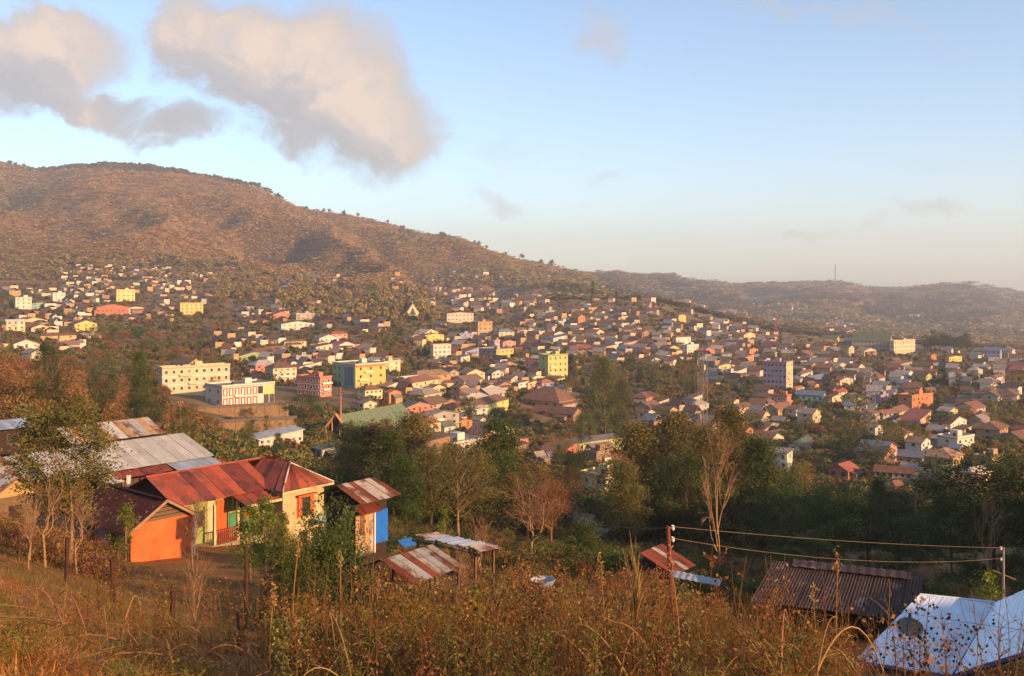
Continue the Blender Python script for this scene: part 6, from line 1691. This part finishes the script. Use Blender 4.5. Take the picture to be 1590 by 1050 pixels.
def near_sample(zones):
    """points given by photo column and depth"""
    U = np.concatenate([rng.uniform(a, b, n) for a, b, c, d, n in zones]); Yd = np.concatenate([np.exp(rng.uniform(math.log(c), math.log(d), n)) for a, b, c, d, n in zones])
    x = (U - CX) / F * Yd
    return np.stack([x, Yd, zt(x, Yd)], 1), U
def not_in_house(g):
    k = np.ones(len(g), bool)
    for (cx, cy, rr) in NEAR_HOUSES: k &= np.hypot(g[:, 0] - cx, g[:, 1] - cy) > rr
    return k
NEAR_HOUSES = [(-25, 69, 4.6), (-23.4, 76, 4.5), (-19.5, 79, 5), (-16, 77, 4.5), (-34, 86, 6.5), (-9, 59.5, 2.6), (-4, 43.8, 2.3), (-3.5, 51, 2.5), (9, 60.5, 2.2), (16, 53.5, 4.6), (20, 51.5, 4), (12, 29, 3.2), (16.5, 28, 4.2), (-34, 73, 3), (-40, 82, 5)]
def brush():
    blade = tuft_tpl(5, 16, .75, .012, 300)
    tall = tuft_tpl(4, 12, 1.5, .016, 320, .22, (.05, .5))
    short = tuft_tpl(4, 18, .3, .012, 340, .8, (.2, .9))
    # dry grass and litter on the open slope
    g, U = near_sample([(-160, 300, 5, 26, 1000), (250, 520, 7, 24, 500), (-60, 420, 24, 62, 2600), (420, 1640, 26, 70, 2600)])
    g = g[not_in_house(g)]
    kk = rng.uniform(0, 1, len(g)) < np.where(g[:, 1] < 26, .85, .4)
    mass('dry_litter', 'rust-orange dead leaves and grass stubs on the near bank', 'litter', 'ember', short, g[kk], rng.uniform(.3, .8, kk.sum()) * (1 + g[kk, 1] / 80), tv=.25)
    g = g[~kk]
    mass('dry_grass', 'short dry grass over the near slope', 'grass', 'straw', short, g, rng.uniform(.35, .9, len(g)) * (1 + g[:, 1] / 80), tv=.25)
    g, U = near_sample([(-120, 330, 7, 26, 70), (-60, 420, 24, 62, 1300), (420, 1640, 26, 75, 1500)]); g = g[not_in_house(g)]
    mass('olive_grass', 'tufts of olive grass on the near slope', 'grass', 'olive', blade, g, rng.uniform(.25, .65, len(g)) * (1 + g[:, 1] / 120), tv=.25)
    # brush along the bottom of the picture, in patches
    def patch(g, seed, lo): return fbm(g[:, 0] / 2.2, g[:, 1] / 3.4, seed, 3) > lo
    g, U = near_sample([(360, 1330, 7, 15, 560), (400, 1300, 14, 27, 760), (1180, 1640, 8, 16, 90)]); g = g[patch(g, 501, .02)]
    mass('straw_brush', 'tall dry straw-coloured grass across the bottom of the picture', 'grass', 'straw', tall, g, rng.uniform(.2, .52, len(g)) * (.75 + g[:, 1] / 40), tv=.3)
    g, U = near_sample([(400, 1330, 7, 15, 240), (400, 1330, 14, 30, 420)]); g = g[patch(g, 501, -.9) & ~patch(g, 501, .05)]
    mass('olive_weeds', 'olive leafy weeds between the patches of straw', 'weeds', 'olive', weeds_tpl(5, 520, br=18, nl=7, leaf=.035), g, rng.uniform(.3, .75, len(g)) * (.8 + g[:, 1] / 40), tv=.25)
    wd = weeds_tpl(6, 360, br=16, nl=3, leaf=.035)
    g, U = near_sample([(420, 1330, 7, 15, 330), (400, 1330, 14, 28, 460), (1150, 1640, 8, 18, 80), (100, 420, 14, 40, 130)])
    mass('rusty_weeds', 'tangle of rust-brown dead weeds across the bottom of the picture', 'weeds', 'rust', wd, g, np.abs(rng.normal(.38, .22, len(g)) + .12) * (.8 + g[:, 1] / 32), tv=.25)
    g, U = near_sample([(560, 760, 13, 26, 120), (420, 760, 18, 34, 110), (850, 1300, 18, 36, 50)])
    mass('yellow_shrubs', 'low yellow-green leafy shrubs lit among the brush', 'shrubs', 'yellow', weeds_tpl(4, 380, br=22, nl=12, leaf=.045), g, rng.uniform(.7, 1.4, len(g)), tv=.2)
    g, U = near_sample([(430, 1330, 8, 24, 240), (1180, 1600, 9, 18, 30), (150, 420, 12, 26, 24)])
    mass('dead_stalks', 'tall bare dead stalks sticking out of the brush', 'stalks', 'straw', weeds_tpl(6, 460, br=5, nl=1, leaf=.03, r=.006, curve=.16, up=1.6), g, rng.uniform(.7, 1.5, len(g)) * (.7 + g[:, 1] / 40), tv=.3)
    # thick arching canes, bleached straw
    cane = []
    for i in range(6):
        rg = np.random.default_rng(560 + i); t = np.linspace(0, 1, 12)[:, None]; k = rg.uniform(.5, 1.2)
        c = np.concatenate([t * k, rg.normal(0, .1) * t, 1.9 * t - 1.15 * t ** 2 - rg.uniform(0, .5) * t ** 4], 1)
        L_ = [(*tube_np(c, np.linspace(.012, .004, 12), 5), None)]
        for j in (4, 6, 8, 10):
            a = rg.uniform(0, 6.283); L_.append((*blade_np(c[j], np.array([math.cos(a) * .8, math.sin(a) * .8, .3]), rg.uniform(.25, .45), .016, rg.uniform(.3, 1), rg), None))
        V, Q, T = join_np(L_); cane.append((V, Q, np.clip(T * 0 + rg.uniform(.55, .95), 0, 1)))
    g, U = near_sample([(420, 1330, 7, 13, 90), (430, 1300, 12, 22, 80), (60, 420, 9, 22, 26)])
    mass('arching_canes', 'bleached arching canes leaning through the brush', 'canes', 'straw', cane, g, rng.uniform(.5, 1.05, len(g)) * (.75 + g[:, 1] / 40))
    # green seedlings and dark dead clumps on the near bank
    g, U = near_sample([(-150, 320, 6, 24, 46)])
    mass('bank_seedlings', 'small green seedlings on the orange bank', 'seedlings', 'bright', bush_tpl(4, 18, 20, .07, seed=600, clump=.18), g, rng.uniform(.1, .28, len(g)))
    g, U = near_sample([(-150, 380, 6, 26, 70)])
    mass('bank_dead_clumps', 'dark dead clumps of weed on the orange bank', 'litter', 'rust', bush_tpl(4, 26, 26, .06, seed=620, clump=.16), g, rng.uniform(.1, .3, len(g)))
    g, U = near_sample([(600, 1330, 8, 22, 110)])
    tws = [(lambda t: (t[0] / 9, t[1], t[2]))(bare_np(9, 470 + i, 3, .5, .05)) for i in range(3)]
    mass('bare_twigs', 'bare reddish twigs tangled in the brush', 'twigs', 'rust', tws, g, rng.uniform(.6, 1.2, len(g)) * (.8 + g[:, 1] / 40), tv=.25)
    # scrub over the hidden ground beyond the brush
    T1 = bush_tpl(4, 34, 26, .065, seed=400, clump=.13)
    for nm, lab, lm, zones, hs in (
        ('olive_undergrowth', 'olive undergrowth on the slope below the brush', 'olive', [(420, 1640, 30, 75, 170), (600, 1640, 75, 140, 200), (300, 640, 82, 120, 60)], (.7, 1.7)),
        ('rusty_undergrowth', 'rust-brown undergrowth between the sheds', 'rust', [(420, 1300, 30, 75, 330), (600, 1300, 75, 140, 150), (0, 180, 44, 62, 90), (-50, 330, 100, 150, 80)], (.6, 1.6)),
        ('dark_undergrowth', 'dark green undergrowth in the shaded valley', 'dark', [(1000, 1640, 62, 140, 260), (560, 1000, 60, 130, 130)], (.8, 2.0))):
        g, U = near_sample(zones); k = not_in_house(g) & ~((U > 1120) & (U < 1460) & (g[:, 1] < 58) & (g[:, 1] > 33)) & ~((U > 180) & (U < 420) & (g[:, 1] < 66)); g = g[k]
        mass(nm, lab, 'undergrowth', lm, T1, g, rng.uniform(*hs, len(g)))
    # fallen twigs
    g, U = near_sample([(-100, 450, 7, 24, 240)])
    tw = []
    for i in range(4):
        rg = np.random.default_rng(430 + i); c = curve_pts((-.5, 0, .04), (.5, rg.normal(0, .15), .1), 6, .12, rg); V, Q = tube_np(c, np.linspace(.012, .004, 6), 4); tw.append((V, Q, np.full(len(V), .6)))
    mass('fallen_twigs', 'pale fallen twigs lying on the near slope', 'twigs', 'straw', tw, g, rng.uniform(.25, .9, len(g)))
brush()

def weed_thing(u, Y, vtop, kind, label, lm='straw', name='tall_weed', seed=0):
    p = at(u, Y); h = -(vtop - HV) / F * Y - p.z
    rg = np.random.default_rng(900 + seed)
    o = empty(name, p); tag(o, label, 'reed' if 'reed' in name else 'weed')
    if kind == 'plume':
        st = curve_pts((0, 0, -.1), (rg.normal(0, .03) * h, 0, h * .62), 8, .01, rg)
        V, Q = tube_np(st, np.linspace(.016, .01, 8), 6); link('stem', mesh_np('stem', V, Q, np.full(len(V), .6), LM[lm]), o)
        L_ = []
        for i in range(90):
            f = rg.uniform(.55, 1); b = np.array([0, 0, h * .62 * f + .1]); a = rg.uniform(0, 6.283); sp = abs(rg.normal(.05, .13)) * (1.5 if f < .75 else 1)
            d = np.array([math.cos(a) * sp, math.sin(a) * sp, 1]); d /= np.linalg.norm(d)
            V, Q = blade_np(b, d, h * rg.uniform(.2, .42), .016, rg.uniform(0, .3), rg); L_.append((V, Q, np.full(len(V), rg.uniform(.5, 1))))
        V, Q, T = join_np(L_); link('plume', mesh_np('plume', V, Q, T, LM['straw']), o)
    elif kind == 'stalk':
        st = curve_pts((0, 0, -.1), (rg.normal(0, .06) * h, 0, h), 9, .03, rg)
        V, Q = tube_np(st, np.linspace(.014, .006, 9), 5); link('stem', mesh_np('stem', V, Q, np.full(len(V), .65), LM['straw']), o)
        c = st[-1] + rg.normal(0, 1, (50, 3)) * np.array([.018, .018, .07])
        V, Q, T = leaves_np(c, .04, rg, 2, .4, .7); link('seed_head', mesh_np('seed_head', V, Q, T, LM['straw']), o)
        L_ = [(*blade_np(st[j], np.array([math.cos(a) * .5, math.sin(a) * .5, .8]), h * .28, .014, .5, rg), None) for j, a in ((2, 1.), (3, 4.), (4, 2.3))]
        V, Q, T = join_np(L_); link('leaf', mesh_np('leaf', V, Q, T, LM['straw']), o)
    elif kind == 'arch':
        t = np.linspace(0, 1, 14)[:, None]; dr = -1 if seed % 2 else 1
        st = np.concatenate([dr * t * h * 1.1, t * 0, h * (1.9 * t - .95 * t ** 2 - .45 * t ** 4) - .1], 1)
        V, Q = tube_np(st, np.linspace(.014, .004, 14), 5); link('stem', mesh_np('stem', V, Q, np.full(len(V), .75), LM['straw']), o)
        V, Q, T = leaves_np(st[-2:].repeat(20, 0) + rg.normal(0, .02, (40, 3)), .05, rg, 1, .3, .7); link('seed_head', mesh_np('seed_head', V, Q, T, LM['straw']), o)
    elif kind == 'berry':
        V, Q, T = weed_np(h, rg, br=16, nl=0, r=.006, curve=.1, up=.9); link('stem', mesh_np('stem', V, Q, T, LM['rust']), o)
        # round seed heads at the twig ends
        mb = MB(); k = 0
        for i in range(26):
            c = Vector((rg.normal(0, .16) * h, rg.normal(0, .1) * h, h * rg.uniform(.5, 1.02))); rr = rg.uniform(.011, .019)
            mb.add([c + Vector(d) * rr for d in ((1, 0, 0), (-1, 0, 0), (0, 1, 0), (0, -1, 0), (0, 0, 1), (0, 0, -1))], [(0, 2, 4), (2, 1, 4), (1, 3, 4), (3, 0, 4), (2, 0, 5), (1, 2, 5), (3, 1, 5), (0, 3, 5)])
        s_ = mb.build('seed_heads', mat('dark_seed', (.02, .012, .01), .8, .2, 8), o); s_['kind'] = 'stuff'
        c = np.stack([rg.normal(0, .14, 30) * h, rg.normal(0, .1, 30) * h, h * rg.uniform(.4, 1, 30)], 1)
        V, Q, T = leaves_np(c, .045, rg, .8, .7, .6); link('foliage', mesh_np('foliage', V, Q, T, LM['rust']), o)
    else:
        V, Q, T = weed_np(h, rg, br=20, nl=9, leaf=.05, r=.01, curve=.06); link('stem', mesh_np('stem', V, Q, T, LM[lm]), o)
    return o
weed_thing(988, 8.6, 846, 'plume', 'tall golden reed plume standing above the brush', name='reed', seed=1)
weed_thing(1297, 9.5, 872, 'stalk', 'tall bent straw stalk in front of the dark barn', seed=2)
weed_thing(1262, 10.5, 925, 'stalk', 'straight pale stalk left of the tall bent stalk', seed=3)
weed_thing(945, 9.0, 880, 'stalk', 'thin straight stalk left of the golden reed plume', seed=4)
weed_thing(1058, 9.5, 872, 'stalk', 'thin stalk just right of the rust-red pole', seed=5)
weed_thing(640, 8.0, 985, 'arch', 'arching dry stem at the bottom left of the middle brush', seed=6)
weed_thing(740, 8.2, 975, 'arch', 'arching bright straw stem below the streaked shed', seed=7)
weed_thing(860, 8.2, 960, 'arch', 'long arching straw stem leaning right in the middle brush', seed=8)
for i, (u, Y, v) in enumerate(((1385, 9, 930), (1425, 9.5, 925), (1468, 8.6, 945), (1500, 9.2, 968), (1352, 10, 958), (1445, 8.2, 985))):
    weed_thing(u, Y, v, 'berry', ('dark-headed weed, %s of the six against the white roof' % ('second from left', 'third from left', 'second from right', 'rightmost', 'leftmost', 'third from right')[i]), seed=20 + i)
for i, (u, Y, v, lab) in enumerate(((1130, 11, 850, 'bushy red-brown weed with curled leaves right of the pole'), (890, 12, 868, 'red-brown leafy weed left of the thin straight stalk'), (1215, 12, 905, 'rust-coloured branching weed left of the barn corner'), (800, 12, 860, 'tall yellowish grass weed below the basin'),
                                    (470, 12, 850, 'thin whitish weed before the dense dark shrub'), (530, 11, 870, 'pale upright weed right of the whitish weed'), (590, 13, 905, 'slender leaning weed below the blue door sheet'), (420, 11, 930, 'dark leaning weed below the lime sapling'))):
    weed_thing(u, Y, v, 'bush' if i < 4 else 'stalk', lab, 'rust', seed=40 + i)
# ------------------------------------------------------------------ labels that single out each house and tree of the town
ORD = ['nearest', 'second nearest', 'third nearest', 'fourth nearest', 'fifth nearest', 'sixth nearest', 'seventh nearest', 'eighth nearest', 'ninth nearest', 'tenth nearest']
def relation(du, dv):
    a, b = abs(du), abs(dv)
    hx = 'right' if du > 0 else 'left'; vy = 'below' if dv > 0 else 'above'
    if a > 2.2 * b: return hx + ' of'
    if b > 2.2 * a: return vy
    return vy + ' and ' + hx + ' of'
def name_them(items, phrase):
    """items: (u, v, obj, look); nearest landmark + direction + rank by distance"""
    groups = {}
    for (u, v, o, look) in items:
        L_ = min(LAND, key=lambda q: math.hypot((q[0] - u), (q[1] - v) * 1.4))
        groups.setdefault((look, relation(u - L_[0], v - L_[1]), L_[2]), []).append((math.hypot(u - L_[0], v - L_[1]), o))
    for (look, rel, short), lst in groups.items():
        lst.sort(key=lambda q: q[0])
        for i, (_, o) in enumerate(lst):
            o['label'] = phrase(look) + ' ' + rel + ' ' + short + ('' if len(lst) == 1 else ', ' + (ORD[i] if i < len(ORD) else 'number %d' % (i + 1)))
name_them([(u, v, o, ('two-storey ' if two else 'small ') + wn.replace('_', ' ') + ' house, ' + ('flat' if kd == 'flat' else rn) + ' roof,') for (u, v, o, wn, rn, two, wp, kd) in HOUSES], lambda s: s)
name_them([(u, v, o, ('large ' if hp > 45 else '') + look) for (u, v, o, look, hp) in TREES], lambda s: s + ' tree')
# ------------------------------------------------------------------ haze: the air of the valley
def build_haze():
    m = bpy.data.materials.new('valley_air'); m.use_nodes = True
    nt = m.node_tree
    nt.nodes.remove(nt.nodes['Principled BSDF'])
    v = nt.nodes.new('ShaderNodeVolumePrincipled')
    v.inputs['Color'].default_value = (.82, .90, 1.0, 1)
    v.inputs['Density'].default_value = HAZE
    v.inputs['Anisotropy'].default_value = 0.15
    nt.links.new(v.outputs[0], nt.nodes['Material Output'].inputs['Volume'])
    lo = -260
    o = MB().box(-9300, 9300, -9300, 9300, lo, 440).build('haze', m)
    tag(o, kind='stuff')
HAZE = 1.35e-4
build_haze()
